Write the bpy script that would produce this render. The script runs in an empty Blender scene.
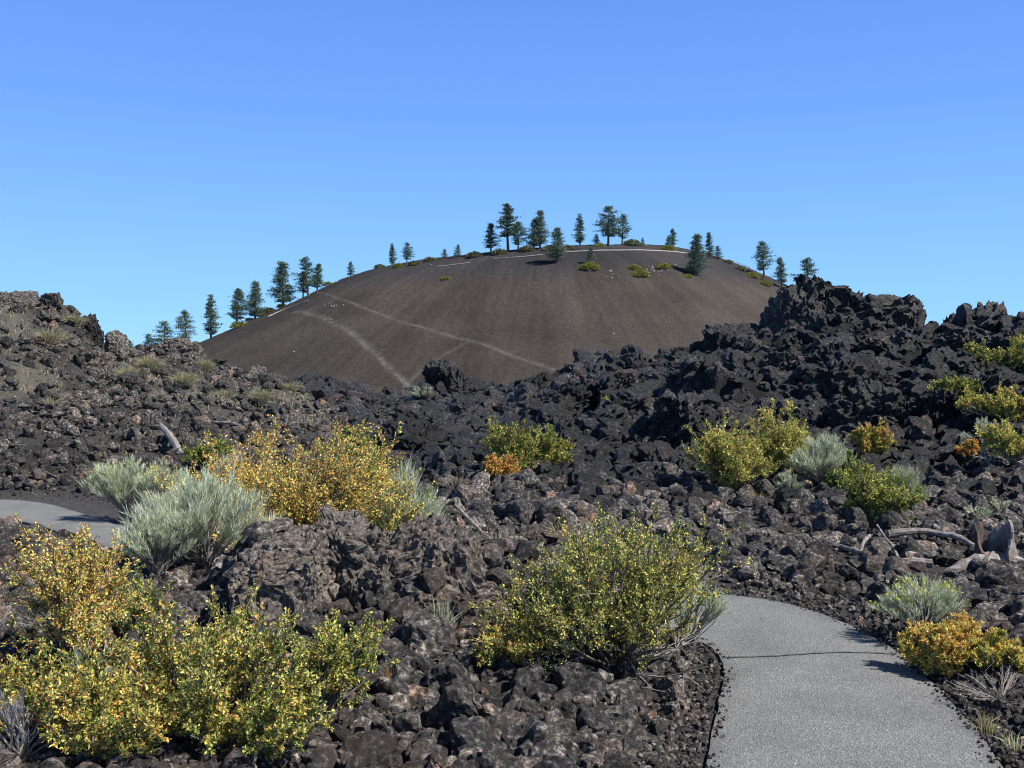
import bpy, bmesh, math, random
import numpy as np
from mathutils import Vector, Matrix
R = math.radians
F = 1050.0; EYE = 1.65; CX, CY = 512.0, 384.0
rng = np.random.default_rng(7); random.seed(7)
scene = bpy.context.scene; col = scene.collection

# ------------------------------------------------------------------ noise
_pr = np.random.default_rng(11)
PERM = np.concatenate([_pr.permutation(256)] * 3).astype(np.int64)
G = _pr.normal(size=(256, 3)); G /= np.linalg.norm(G, axis=1)[:, None]
RV = _pr.random((256, 3))
def _h(i, j, k): return PERM[PERM[PERM[i & 255] + (j & 255)] + (k & 255)]
def perlin(P):
    P = np.asarray(P, dtype=np.float64); I = np.floor(P).astype(np.int64); f = P - I
    w = f * f * f * (f * (f * 6 - 15) + 10); out = np.zeros(len(P))
    for a in (0, 1):
        wx = w[:, 0] if a else 1 - w[:, 0]
        for b in (0, 1):
            wy = w[:, 1] if b else 1 - w[:, 1]
            for c in (0, 1):
                wz = w[:, 2] if c else 1 - w[:, 2]
                g = G[_h(I[:, 0] + a, I[:, 1] + b, I[:, 2] + c)]
                d = g[:, 0] * (f[:, 0] - a) + g[:, 1] * (f[:, 1] - b) + g[:, 2] * (f[:, 2] - c)
                out += wx * wy * wz * d
    return out
def fbm(P, octs=4, ridged=False, gain=.5):
    a, s, t = 1.0, 0.0, 0.0; P = np.asarray(P, dtype=np.float64)
    for o in range(octs):
        n = perlin(P * (2.03 ** o) + 17.3 * o) * 1.6
        if ridged: n = 1 - 2 * np.abs(n)
        s = s + n * a; t += a; a *= gain
    return s / t
def worley(P):
    P = np.asarray(P, dtype=np.float64); I = np.floor(P).astype(np.int64); best = np.full(len(P), 9.0); sec = np.full(len(P), 9.0)
    for a in (-1, 0, 1):
        for b in (-1, 0, 1):
            for c in (-1, 0, 1):
                J = I + np.array([a, b, c]); q = J + RV[_h(J[:, 0], J[:, 1], J[:, 2])]
                d = np.linalg.norm(q - P, axis=1)
                sec = np.minimum(sec, np.maximum(d, best)); best = np.minimum(best, d)
    return best, sec
def worley2(P):
    """flat version, 9 cells"""
    P = np.asarray(P, dtype=np.float64)[:, :2]; I = np.floor(P).astype(np.int64); best = np.full(len(P), 9.0); sec = np.full(len(P), 9.0)
    for a in (-1, 0, 1):
        for b in (-1, 0, 1):
            J = I + np.array([a, b]); q = J + RV[_h(J[:, 0], J[:, 1], 0 * J[:, 0])][:, :2]
            d = np.hypot(q[:, 0] - P[:, 0], q[:, 1] - P[:, 1]); sec = np.minimum(sec, np.maximum(d, best)); best = np.minimum(best, d)
    return best, sec
def sstep(a, b, x):
    t = np.clip((x - a) / (b - a), 0, 1); return t * t * (3 - 2 * t)

# ------------------------------------------------------------------ mesh helpers
def mesh_np(name, V, Fc, mat, colors=None, smooth=False):
    """Fc: (n,k) int array (tris or quads)."""
    V = np.asarray(V, dtype=np.float32); Fc = np.asarray(Fc, dtype=np.int32)
    me = bpy.data.meshes.new(name); n, k = Fc.shape
    me.vertices.add(len(V)); me.vertices.foreach_set('co', V.ravel())
    me.loops.add(n * k); me.loops.foreach_set('vertex_index', Fc.ravel())
    me.polygons.add(n); me.polygons.foreach_set('loop_start', np.arange(0, n * k, k, dtype=np.int32))
    me.polygons.foreach_set('use_smooth', np.full(n, smooth, dtype=bool))
    me.update(calc_edges=True)
    if colors is not None:
        at = me.color_attributes.new('Col', 'FLOAT_COLOR', 'POINT')
        c = np.ones((len(V), 4), dtype=np.float32); c[:, :3] = colors
        at.data.foreach_set('color', c.ravel())
    me.materials.append(mat); return me
def link(name, me, parent=None):
    o = bpy.data.objects.new(name, me); col.objects.link(o)
    if parent is not None: o.parent = parent
    return o
def empty(name, loc, rz=0, s=1):
    o = bpy.data.objects.new(name, None); col.objects.link(o); o.empty_display_size = .1
    o.location = loc; o.rotation_euler = (0, 0, rz); o.scale = (s, s, s) if np.isscalar(s) else s
    return o
def tag(o, label=None, cat=None, group=None, kind=None):
    if label: o['label'] = label
    if cat: o['category'] = cat
    if group: o['group'] = group
    if kind: o['kind'] = kind
    return o
def copy_tree(o, parent=None):
    c = o.copy(); col.objects.link(c); c.parent = parent
    for ch in [q for q in o.children]: copy_tree(ch, c)
    return c
def tube(pts, radii, sides=4):
    """returns V,F of tapered tube along pts"""
    pts = np.asarray(pts, float); n = len(pts); V = []; Fq = []
    T = np.gradient(pts, axis=0); T /= np.linalg.norm(T, axis=1)[:, None] + 1e-9
    up = np.array([.31, .22, .92]) if abs(T[0, 2]) < .8 else np.array([1., .1, .05])
    A = np.cross(T, up); A /= np.linalg.norm(A, axis=1)[:, None] + 1e-9; B = np.cross(T, A)
    an = np.arange(sides) * 2 * math.pi / sides
    for i in range(n):
        V.append(pts[i] + radii[i] * (np.cos(an)[:, None] * A[i] + np.sin(an)[:, None] * B[i]))
    V = np.concatenate(V)
    for i in range(n - 1):
        for j in range(sides):
            a = i * sides + j; b = i * sides + (j + 1) % sides
            Fq.append((a, b, b + sides, a + sides))
    return V, np.array(Fq)
class MB:
    def __init__(s): s.V = []; s.F = []; s.C = []; s.n = 0
    def add(s, V, Fc, c=None):
        V = np.asarray(V); s.V.append(V); s.F.append(np.asarray(Fc) + s.n); s.n += len(V)
        if c is not None: s.C.append(np.broadcast_to(np.asarray(c, float), (len(V), 3)))
    def mesh(s, name, mat, smooth=False):
        return mesh_np(name, np.concatenate(s.V), np.concatenate(s.F), mat, np.concatenate(s.C) if s.C else None, smooth)

# ------------------------------------------------------------------ materials
def newmat(name):
    m = bpy.data.materials.new(name); m.use_nodes = True; nt = m.node_tree; nt.nodes.clear()
    out = nt.nodes.new('ShaderNodeOutputMaterial'); b = nt.nodes.new('ShaderNodeBsdfPrincipled')
    nt.links.new(b.outputs[0], out.inputs[0]); return m, nt, b
def ramp(nt, src, stops):
    r = nt.nodes.new('ShaderNodeValToRGB'); e = r.color_ramp.elements
    e[0].position, e[0].color = stops[0][0], (*stops[0][1], 1); e[1].position, e[1].color = stops[-1][0], (*stops[-1][1], 1)
    for p, c in stops[1:-1]:
        q = e.new(p); q.color = (*c, 1)
    nt.links.new(src, r.inputs[0]); return r.outputs[0]
def noise_node(nt, scale, detail=6, rough=.6, coord='Object', dist=0):
    tc = nt.nodes.new('ShaderNodeTexCoord'); n = nt.nodes.new('ShaderNodeTexNoise')
    n.inputs['Scale'].default_value = scale; n.inputs['Detail'].default_value = detail
    n.inputs['Roughness'].default_value = rough; n.inputs['Distortion'].default_value = dist
    if coord == 'World':
        g = nt.nodes.new('ShaderNodeNewGeometry'); nt.links.new(g.outputs['Position'], n.inputs['Vector'])
    else: nt.links.new(tc.outputs[coord], n.inputs['Vector'])
    return n.outputs['Fac']
def mixc(nt, typ, fac, a, b):
    m = nt.nodes.new('ShaderNodeMix'); m.data_type = 'RGBA'; m.blend_type = typ; m.clamp_result = False
    for k, v in ((0, fac), (6, a), (7, b)):
        if hasattr(v, 'links'): nt.links.new(v, m.inputs[k])
        elif k == 0: m.inputs[0].default_value = v
        else: m.inputs[k].default_value = (*v, 1)
    return m.outputs[2]
def bump(nt, b, h, strength, dist):
    n = nt.nodes.new('ShaderNodeBump'); n.inputs['Strength'].default_value = strength; n.inputs['Distance'].default_value = dist
    nt.links.new(h, n.inputs['Height']); nt.links.new(n.outputs[0], b.inputs['Normal'])
def lava_mat(name, dark, mid, light, accent, sc=1.0, rough=.8, spec=.35, rnd=True):
    m, nt, b = newmat(name)
    big = noise_node(nt, 1.3 * sc, 4, .6, 'World'); fine = noise_node(nt, 22 * sc, 8, .75, 'World')
    c1 = ramp(nt, fine, [(.38, dark), (.52, mid), (.66, light)])
    acc = ramp(nt, big, [(.5, (0, 0, 0)), (.68, (1, 1, 1))])
    c2 = mixc(nt, 'MIX', acc, c1, accent)
    # keep grain inside the accent
    c2 = mixc(nt, 'MIX', .5, c2, c1)
    oi = nt.nodes.new('ShaderNodeObjectInfo')
    rr = ramp(nt, oi.outputs['Random'], [(0, (.45, .45, .47)), (.45, (.85, .84, .84)), (.8, (1.4, 1.35, 1.3)), (.93, (2.1, 1.95, 1.8)), (1, (2.2, 1.6, 1.35))])
    c3 = mixc(nt, 'MULTIPLY', 1.0 if rnd else .25, c2, rr)
    nt.links.new(c3, b.inputs['Base Color']); b.inputs['Roughness'].default_value = rough
    b.inputs['Specular IOR Level'].default_value = spec
    bn = noise_node(nt, 34 * sc, 10, .8, 'World'); bump(nt, b, bn, 1.0, .06 / sc); return m
M = {}
M['rock_near'] = lava_mat('lava_brown', (.014, .013, .013), (.092, .085, .08), (.52, .48, .44), (.17, .11, .08), 1.3)
M['rock_left'] = lava_mat('lava_scree', (.013, .012, .012), (.062, .058, .055), (.36, .335, .30), (.13, .10, .075), .9)
M['rock_right'] = lava_mat('lava_black', (.004, .004, .0045), (.015, .0147, .016), (.17, .165, .168), (.05, .038, .032), .9, .5, .5)
M['rock_mound'] = lava_mat('lava_mound', (.025, .021, .019), (.20, .17, .145), (.52, .45, .38), (.22, .14, .095), 1.6, rnd=False)
def attr_mat(name, rough=.85, sc=3.0, bumps=(.8, .05), var=.5, scale2=None, spec=.3):
    m, nt, b = newmat(name); a = nt.nodes.new('ShaderNodeAttribute'); a.attribute_name = 'Col'
    f = noise_node(nt, sc, 9, .78, 'World')
    v = ramp(nt, f, [(.3, (1 - var,) * 3), (.5, (1, 1, 1)), (.7, (1 + 1.3 * var,) * 3)])
    c = mixc(nt, 'MULTIPLY', 1.0, a.outputs['Color'], v)
    nt.links.new(c, b.inputs['Base Color']); b.inputs['Roughness'].default_value = rough; b.inputs['Specular IOR Level'].default_value = spec
    bump(nt, b, noise_node(nt, scale2 or sc * 1.7, 10, .8, 'World'), *bumps); return m
M['terrain'] = attr_mat('lava_ground', .85, 14, (1, .06), .6)
M['cone'] = attr_mat('cinder_slope', .95, 1.1, (.7, .4), .42, .9, .1)
def leaf_mat(name, trans=.35, rough=.5):
    m, nt, b = newmat(name); a = nt.nodes.new('ShaderNodeAttribute'); a.attribute_name = 'Col'
    nt.links.new(a.outputs['Color'], b.inputs['Base Color']); b.inputs['Roughness'].default_value = rough
    b.inputs['Specular IOR Level'].default_value = .35
    t = nt.nodes.new('ShaderNodeBsdfTranslucent'); nt.links.new(a.outputs['Color'], t.inputs[0])
    mx = nt.nodes.new('ShaderNodeMixShader'); mx.inputs[0].default_value = trans
    nt.links.new(b.outputs[0], mx.inputs[1]); nt.links.new(t.outputs[0], mx.inputs[2])
    out = [n for n in nt.nodes if n.type == 'OUTPUT_MATERIAL'][0]; nt.links.new(mx.outputs[0], out.inputs[0]); return m
M['leaf'] = leaf_mat('shrub_leaf', .3, .38); M['needle'] = leaf_mat('pine_needle', .15, .6); M['strand'] = leaf_mat('brush_strand', .25, .7)
def wood_mat(name, c0, c1, c2, sc=30):
    m, nt, b = newmat(name); f = noise_node(nt, sc, 6, .7)
    nt.links.new(ramp(nt, f, [(.3, c0), (.5, c1), (.7, c2)]), b.inputs['Base Color']); b.inputs['Roughness'].default_value = .8
    bump(nt, b, noise_node(nt, sc * 2, 6, .7), .6, .01); return m
M['twig'] = wood_mat('grey_twig', (.10, .085, .075), (.24, .215, .19), (.38, .35, .31))
M['stem'] = wood_mat('dark_stem', (.05, .04, .033), (.13, .11, .09), (.25, .21, .18))
M['bark'] = wood_mat('pine_bark', (.05, .032, .024), (.09, .06, .045), (.14, .1, .075), 2)
M['dead'] = wood_mat('weathered_wood', (.06, .045, .038), (.20, .175, .16), (.46, .43, .41), 14)
M['char'] = wood_mat('burnt_wood', (.02, .015, .013), (.06, .042, .034), (.16, .10, .07), 14)
M['rail'] = wood_mat('pale_rail', (.34, .31, .27), (.45, .41, .37), (.55, .51, .46), 1)
m, nt, b = newmat('asphalt')
vo = nt.nodes.new('ShaderNodeTexVoronoi'); vo.inputs['Scale'].default_value = 120
g_ = nt.nodes.new('ShaderNodeNewGeometry'); nt.links.new(g_.outputs['Position'], vo.inputs['Vector'])
chip = ramp(nt, vo.outputs['Color'], [(0, (.11, .11, .108)), (.45, (.165, .165, .161)), (.8, (.215, .215, .209)), (1, (.34, .338, .33))])
big = ramp(nt, noise_node(nt, 2.2, 5, .6, 'World'), [(.25, (.72, .72, .72)), (.45, (.95, .95, .95)), (.75, (1.16, 1.16, 1.15))])
ac = mixc(nt, 'MULTIPLY', 1.0, chip, big)
a = nt.nodes.new('ShaderNodeAttribute'); a.attribute_name = 'Col'
ac = mixc(nt, 'MULTIPLY', 1.0, ac, a.outputs['Color'])
nt.links.new(ac, b.inputs['Base Color']); b.inputs['Roughness'].default_value = .85; b.inputs['Specular IOR Level'].default_value = .3
bump(nt, b, vo.outputs['Distance'], .8, .006); M['asphalt'] = m

# ------------------------------------------------------------------ terrain height
def rz(y, py): return EYE + (CY - py) * y / F
# column px : list of (depth, height) ; heights written through rows for the slopes
COLS = {
 -700: [(4, .2), (12, .1), (16, .3), (25, 3.5), (34, 7), (50, 6), (90, -3)],
 -250: [(4, .2), (12, .05), (16, .2), (24, 2.6), (33, rz(33, 262)), (45, 5), (90, -3)],
 0:    [(4, .12), (6, .12), (9, .1), (12, 0), (15.5, .0), (17, .25), (22, rz(22, 400)), (27, rz(27, 340)), (32, rz(32, 294)), (40, 3.2), (90, -3.5)],
 60:   [(4, .1), (9, .08), (12, 0), (15.5, .0), (17, .2), (22, rz(22, 420)), (27, rz(27, 362)), (32, rz(32, 306)), (40, 3), (90, -3.5)],
 115:  [(4, .1), (9, .05), (12, 0), (16, .0), (18, .3), (24, rz(24, 415)), (29, rz(29, 380)), (33, rz(33, 354)), (40, 2.3), (90, -3.5)],
 170:  [(4, .1), (9, .1), (12, 0), (16, .1), (20, .45), (26, rz(26, 412)), (31, rz(31, 385)), (38, rz(38, 352)), (48, 2), (90, -4)],
 240:  [(4, .1), (8, .1), (12, 0), (16, .1), (22, rz(22, 440)), (30, rz(30, 405)), (40, rz(40, 375)), (50, 1), (90, -4)],
 330:  [(4, .05), (8, .1), (11, 0), (16, .1), (24, rz(24, 440)), (33, rz(33, 410)), (42, rz(42, 390)), (55, 0), (90, -4)],
 400:  [(4, .05), (8, .05), (11, 0), (16, .15), (24, rz(24, 445)), (34, rz(34, 420)), (44, rz(44, 406)), (58, -.6), (90, -4)],
 450:  [(4, .05), (8, 0), (11, .05), (15, .3), (24, rz(24, 440)), (34, rz(34, 412)), (44, rz(44, 388)), (58, -.6), (90, -4)],
 500:  [(4, .05), (8, 0), (10.5, .1), (14, rz(14, 485)), (22, rz(22, 445)), (32, rz(32, 415)), (42, rz(42, 398)), (58, -1), (90, -4)],
 560:  [(4, .05), (8, 0), (10, .08), (14, rz(14, 485)), (20, rz(20, 445)), (27, rz(27, 412)), (33, rz(33, 392)), (48, 0), (90, -4)],
 620:  [(4, .05), (8, 0), (10, .05), (14, rz(14, 488)), (20, rz(20, 440)), (26, rz(26, 400)), (31, rz(31, 380)), (45, 0), (90, -4)],
 700:  [(4, .0), (8, 0), (10, .05), (13, rz(13, 500)), (18, rz(18, 440)), (24, rz(24, 404)), (30, rz(30, 378)), (45, 0), (90, -4)],
 760:  [(4, 0), (8, 0), (10, .06), (13, rz(13, 500)), (17, rz(17, 445)), (23, rz(23, 394)), (29, rz(29, 364)), (45, 0), (90, -4)],
 830:  [(4, 0), (8, 0), (10, .08), (12, rz(12, 512)), (16, rz(16, 452)), (22, rz(22, 385)), (28, rz(28, 350)), (31, rz(31, 342)), (36, 2.4), (55, 0), (90, -4)],
 900:  [(4, 0), (7, 0), (9, .08), (11, rz(11, 530)), (15, rz(15, 460)), (21, rz(21, 385)), (28, rz(28, 360)), (32, rz(32, 356)), (38, 1.4), (55, 0), (90, -4)],
 960:  [(4, .05), (6.5, .05), (9, .05), (11, rz(11, 540)), (15, rz(15, 460)), (20, rz(20, 385)), (27, rz(27, 358)), (31, rz(31, 354)), (38, 2.2), (55, 0), (90, -4)],
 1024: [(4, .08), (6, .08), (9, .1), (11, rz(11, 535)), (14, rz(14, 460)), (19, rz(19, 385)), (26, rz(26, 350)), (30, rz(30, 346)), (38, 2.4), (55, 0), (90, -4)],
 1300: [(4, .2), (6, .2), (9, .3), (14, 1.2), (19, 2.2), (26, rz(26, 325)), (31, rz(31, 318)), (40, 2.5), (90, -4)],
 1800: [(4, .3), (6, .3), (9, .4), (14, 1.4), (19, 2.6), (26, 4), (31, 4.5), (40, 2.5), (90, -4)],
}
CPX = np.array(sorted(COLS)); LY = np.linspace(math.log(.5), math.log(140), 260)
TAB = np.array([np.interp(np.exp(LY), [q[0] for q in COLS[p]], [q[1] for q in COLS[p]]) for p in CPX])
ker = np.exp(-np.linspace(-2, 2, 9) ** 2); ker /= ker.sum()
TAB = np.array([np.convolve(np.pad(r_, 4, 'edge'), ker, 'valid') for r_ in TAB])
PO = [(-.1, -1), (.7, .8), (1.5, 2.5), (1.85, 3.6), (2.11, 4.5), (2.27, 5.3), (2.37, 6.4), (2.32, 7.2), (2.08, 7.9), (1.67, 8.28), (.9, 8.8), (-.6, 9.5), (-2, 10.2), (-3.3, 11.1), (-4.6, 12.3), (-6.7, 14.75), (-8.5, 15.1), (-12, 15.3)]
PI_ = [(-1.4, -1), (-.6, .8), (.15, 2.5), (.55, 3.6), (.83, 4.5), (1.03, 5.3), (1.25, 6.2), (1.22, 6.7), (1.0, 7.1), (.7, 7.4), (.2, 7.7), (-1, 8.3), (-2.4, 9.1), (-3.5, 10.0), (-4.6, 11.2), (-6.3, 12.9), (-8.5, 13.1), (-12, 13.3)]
def catmull(P, n):
    P = np.array(P, float); P = np.vstack([2 * P[0] - P[1], P, 2 * P[-1] - P[-2]]); out = []
    for i in range(1, len(P) - 2):
        for t in np.arange(n) / n:
            a, b_, c, d = P[i - 1:i + 3]
            out.append(.5 * (2 * b_ + (c - a) * t + (2 * a - 5 * b_ + 4 * c - d) * t * t + (3 * b_ - a - 3 * c + d) * t ** 3))
    out.append(P[-2]); return np.array(out)
EO, EI = catmull(PO, 16), catmull(PI_, 16)
PC = (EO + EI) / 2; PW = np.linalg.norm(EO - EI, axis=1) / 2
def path_dist(x, y):
    """signed distance outside the path edge (negative on it)"""
    x = np.asarray(x, float); y = np.asarray(y, float); out = np.full(x.shape, 50.0); idx = np.where((y < 18.5) & (x < 6) & (x > -14))[0]
    for s in range(0, len(idx), 20000):
        q = idx[s:s + 20000]
        d = np.hypot(x[q, None] - PC[None, :, 0], y[q, None] - PC[None, :, 1]) - PW[None, :]
        out[q] = d.min(1)
    return out
def Hs(x, y):
    """smooth macro height, arrays"""
    x = np.asarray(x, float); y = np.maximum(np.asarray(y, float), .6)
    u = np.clip(CX + F * x / y, CPX[0] + 1, CPX[-1] - 1); ly = np.clip(np.log(y), LY[0], LY[-1] - 1e-6)
    i = np.searchsorted(CPX, u) - 1; t = (u - CPX[i]) / (CPX[i + 1] - CPX[i]); t = t * t * (3 - 2 * t)
    fj = (ly - LY[0]) / (LY[1] - LY[0]); j = np.minimum(fj.astype(int), len(LY) - 2); s = fj - j
    z = (TAB[i, j] * (1 - s) + TAB[i, j + 1] * s) * (1 - t) + (TAB[i + 1, j] * (1 - s) + TAB[i + 1, j + 1] * s) * t
    # rock berm between the viewer and the far leg of the path
    w = sstep(205, 262, u) * (1 - sstep(560, 640, u))
    z = z + w * .42 * np.exp(-((y - 6.9 - .3 * np.sin(u / 90)) / .75) ** 2)
    return z
def lava_noise(x, y):
    y = np.asarray(y, float); P = np.stack([x, y, np.zeros_like(y)], 1)
    right = sstep(470, 620, CX + F * np.asarray(x) / np.maximum(y, .6)) * sstep(14, 20, y)
    w1, w2 = worley2(P * .55 + 3.1)
    a = .10 + .10 * sstep(12, 25, y) + .7 * right
    z = a * (fbm(P * .45, 3, True)) * 1.0 + a * .9 * (w2 - w1 - .35)
    z += (.05 + .05 * right + .02 * sstep(15, 30, y)) * fbm(P * 2.4, 5, True, .6)
    return z * (1 - .75 * np.exp(-(((np.asarray(x) - 3.7) / .9) ** 2 + ((y - 9.2) / .7) ** 2)))
def H(x, y, pd=None):
    if pd is None: pd = path_dist(x, y)
    z = Hs(x, y); n = lava_noise(x, y); k = sstep(.0, .9, pd)
    zn = z + n * (.25 + .75 * k) * sstep(-.05, .25, pd)
    return np.where(pd < 0, -.03, zn * sstep(.06, .5, pd) - .014 * (1 - sstep(.06, .5, pd)))
def h1(x, y): return float(H(np.array([x]), np.array([y]))[0])

def tanpatch(x, y): return sstep(18, 21.5, np.asarray(y, float)) * sstep(-.12, .22, fbm(np.stack([x * .33 + y * .18, y * .16 + 4, 0 * x], 1), 4))
# main terrain sheet
nu, nv = 1250, 820
us = np.concatenate([np.linspace(-690, -120, 110), np.linspace(-110, 1135, nu - 220), np.linspace(1145, 1790, 110)]); ys = np.exp(np.linspace(math.log(.7), math.log(135), nv))
U, Y = np.meshgrid(us, ys); X = (U - CX) / F * Y; x, y = X.ravel(), Y.ravel()
pdg = path_dist(x, y); z = H(x, y, pdg)
Vt = np.stack([x, y, z], 1)
ii, jj = np.meshgrid(np.arange(nv - 1), np.arange(len(us) - 1), indexing='ij'); a = (ii * len(us) + jj).ravel()
Ft = np.stack([a, a + 1, a + 1 + len(us), a + len(us)], 1)
u = U.ravel(); rt = sstep(440, 600, u + 40 * perlin(Vt * .25)) * sstep(11, 17, y)
lf = (1 - sstep(330, 470, u)) * sstep(12, 18, y)
near = np.array([.05, .045, .043]); right = np.array([.012, .0115, .0125]); left = np.array([.05, .047, .045])
C = near * (1 - rt)[:, None] + right * rt[:, None]; C = C * (1 - lf)[:, None] + left * lf[:, None]
tan = tanpatch(x, y) * lf
dk = sstep(.05, .3, fbm(np.stack([x * .4 + 9, y * .3, 0 * x], 1), 3)) * lf; C = C * (1 - .45 * dk)[:, None]
C = C * (1 - .8 * tan)[:, None] + np.array([.13, .118, .09]) * (.8 * tan)[:, None]
grit = sstep(.7, .0, pdg)
C = C * (1 - .6 * grit)[:, None] + np.array([.09, .085, .082]) * (.6 * grit)[:, None]
tag(link('lava_ground', mesh_np('lava_ground', Vt, Ft, M['terrain'], C)), kind='structure')
# far plain reaching the horizon
gs = []
me = mesh_np('plain', [(-6000, -60, -4.2), (6000, -60, -4.2), (6000, 9000, -4.2), (-6000, 9000, -4.2)], [(0, 1, 2, 3)], M['terrain'], [(.03, .029, .03)] * 4)
tag(link('plain', me), kind='structure')

# ------------------------------------------------------------------ asphalt path
n = len(EO); tt = np.linspace(0, 1, 15); V = []; C = []
wob = lambda s, k: .03 * perlin(np.array([[s * 1.9, k, 0.]]))[0] + .02 * perlin(np.array([[s * 6, k, 3.]]))[0]
arc = np.concatenate([[0], np.cumsum(np.linalg.norm(np.diff(PC, axis=0), axis=1))])
EO2, EI2 = catmull(PO, 64), catmull(PI_, 64); AR = np.concatenate([[0], np.cumsum(np.linalg.norm(np.diff((EO2 + EI2) / 2, axis=0), axis=1))])
for i in range(len(EO2)):
    d = EO2[i] - EI2[i]; d /= np.linalg.norm(d); o_ = EO2[i] + d * wob(AR[i], 1.5) * .6; i_ = EI2[i] - d * wob(AR[i], 7.5) * .6
    for t in tt:
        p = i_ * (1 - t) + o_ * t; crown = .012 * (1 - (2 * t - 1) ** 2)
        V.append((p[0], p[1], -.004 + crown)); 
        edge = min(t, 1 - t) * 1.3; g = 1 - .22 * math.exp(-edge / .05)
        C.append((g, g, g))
V = np.array(V)
# a thin darker line across the path
sx = np.linspace(1.1, 2.45, 40)
def line_y(x): return 6.32 + .10 * (x - 1.2) + .02 * np.sin(x * 7)
C = np.array(C)
m15 = len(tt); ii, jj = np.meshgrid(np.arange(len(EO2) - 1), np.arange(m15 - 1), indexing='ij'); a = (ii * m15 + jj).ravel()
Fp = np.stack([a, a + 1, a + 1 + m15, a + m15], 1)
# skirt
for e, sgn in ((0, 1), (m15 - 1, -1)):
    k = len(V); idx = np.arange(len(EO2)) * m15 + e; S = V[idx].copy(); S[:, 2] -= .08; V = np.vstack([V, S]); C = np.vstack([C, C[idx] * .7])
    a = idx[:-1]; b_ = idx[1:]; c_ = k + np.arange(1, len(EO2)); d_ = k + np.arange(len(EO2) - 1)
    Fp = np.vstack([Fp, np.stack([a, b_, c_, d_], 1)])
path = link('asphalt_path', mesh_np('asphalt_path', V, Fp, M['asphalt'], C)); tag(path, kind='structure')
# dark line sheet 4 mm above
mt, nt, b = newmat('dark_line'); nt.links.new(ramp(nt, noise_node(nt, 40, 4), [(.3, (.05, .05, .052)), (.7, (.12, .12, .125))]), b.inputs['Base Color']); b.inputs['Roughness'].default_value = .9
V = []; Fq = []
for k, xx in enumerate(np.linspace(1.27, 2.34, 90)):
    w_ = .008 + .010 * abs(perlin(np.array([[xx * 9, 0, 0.]]))[0]); tq = (xx - 1.27) / 1.07; zz = .0015 + .012 * (1 - (2 * tq - 1) ** 2)
    jy = .012 * perlin(np.array([[xx * 14, 4., 0.]]))[0]
    V += [(xx, line_y(xx) + jy - w_, zz), (xx, line_y(xx) + jy + w_, zz)]
    if k: Fq.append((2 * k - 2, 2 * k, 2 * k + 1, 2 * k - 1))
tag(link('path_dark_line', mesh_np('path_dark_line', V, Fq, mt)), kind='structure')

# ------------------------------------------------------------------ cinder cone
CC = np.array([14., 480.])
SIL = [(-100, 470), (100, 384), (190, 347), (240, 325), (300, 300), (345, 276), (400, 263), (450, 256.5), (510, 249.5), (560, 246), (620, 243.5), (680, 246.5), (720, 257), (760, 273), (800, 291), (850, 318), (950, 375), (1100, 450)]
def cone_raw(x, y):
    dx, dy = x - CC[0], y - CC[1]; r = np.hypot(dx, dy); th = np.arctan2(dy, dx)
    P = np.stack([np.cos(th) * 1.5, np.sin(th) * 1.5, 0 * th], 1); Rm = 92 * (1 + .05 * perlin(P))
    out = 51 - .52 * (r - Rm); ins = 51 + .26 * (Rm - r); cr = 56 - .3 * (66 - r)
    k = 3.0; zz = -k * np.log(np.exp(-out / k) + np.exp(-ins / k)); zz = np.minimum(zz, np.where(r < 66, cr, 99))
    gl = perlin(np.stack([th * 9 + r * .01, r * .006, 0 * r], 1)) * 1.3
    return zz + gl * sstep(70, 110, r)
CORR = np.zeros(len(SIL)); SP = np.array([s[0] for s in SIL], float)
def cone(x, y):
    x = np.asarray(x, float); y = np.asarray(y, float)
    u = CX + F * x / y; return cone_raw(x, y) + np.interp(u, SPf, CF)
SPf = np.linspace(-100, 1100, 121); CF = np.zeros(121); tgt = np.interp(SPf, SP, [s[1] for s in SIL])
yy = np.linspace(250, 560, 500)
for it in range(3):
    for i, p in enumerate(SPf):
        zz = cone((p - CX) / F * yy, yy); rows = CY - (zz - EYE) * F / yy; k = rows.argmin(); CF[i] += (rows[k] - tgt[i]) * yy[k] / F
    CF = np.convolve(np.pad(CF, 3, 'edge'), np.ones(7) / 7, 'valid')
def on(fn, px, py, y0, y1, n=4000):
    yy = np.linspace(y0, y1, n); xx = (px - CX) / F * yy; zz = fn(xx, yy); rows = CY - (zz - EYE) * F / yy
    hit = np.where(rows <= py)[0]; k = hit[0] if len(hit) else rows.argmin()
    return np.array([xx[k], yy[k], zz[k]])
def on_cone(px, py): return on(cone, px, py, 240, 520)
nth, nr = 1500, 420
th = np.linspace(R(178), R(362), nth); rr = np.concatenate([np.linspace(20, 70, 30), np.linspace(71, 260, nr - 30)])
TH, RR = np.meshgrid(th, rr, indexing='ij'); x = (CC[0] + RR * np.cos(TH)).ravel(); y = (CC[1] + RR * np.sin(TH)).ravel()
z = np.maximum(cone(x, y), -9)
Vc = np.stack([x, y, z], 1); a_un = 0; a = (np.arange(nth - 1)[:, None] * nr + np.arange(nr - 1)[None]).ravel()
Fcn = np.stack([a, a + nr, a + nr + 1, a + 1], 1)
r_ = RR.ravel(); t_ = TH.ravel()
st = perlin(np.stack([t_ * 60, r_ * .02, 0 * r_], 1)) + .6 * perlin(np.stack([t_ * 170, r_ * .05, 0 * r_ + 9], 1))
gu = perlin(np.stack([t_ * 24 + .3 * perlin(Vc * .02), r_ * .012, 0 * r_ + 3], 1)) + .5 * perlin(np.stack([t_ * 11, r_ * .02, 0 * r_ + 7], 1))
pt = fbm(np.stack([x * .03, y * .03, z * .03], 1), 4)
base = np.array([.054, .045, .039]); darkb = np.array([.036, .035, .037]); pale = np.array([.115, .10, .085])
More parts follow.
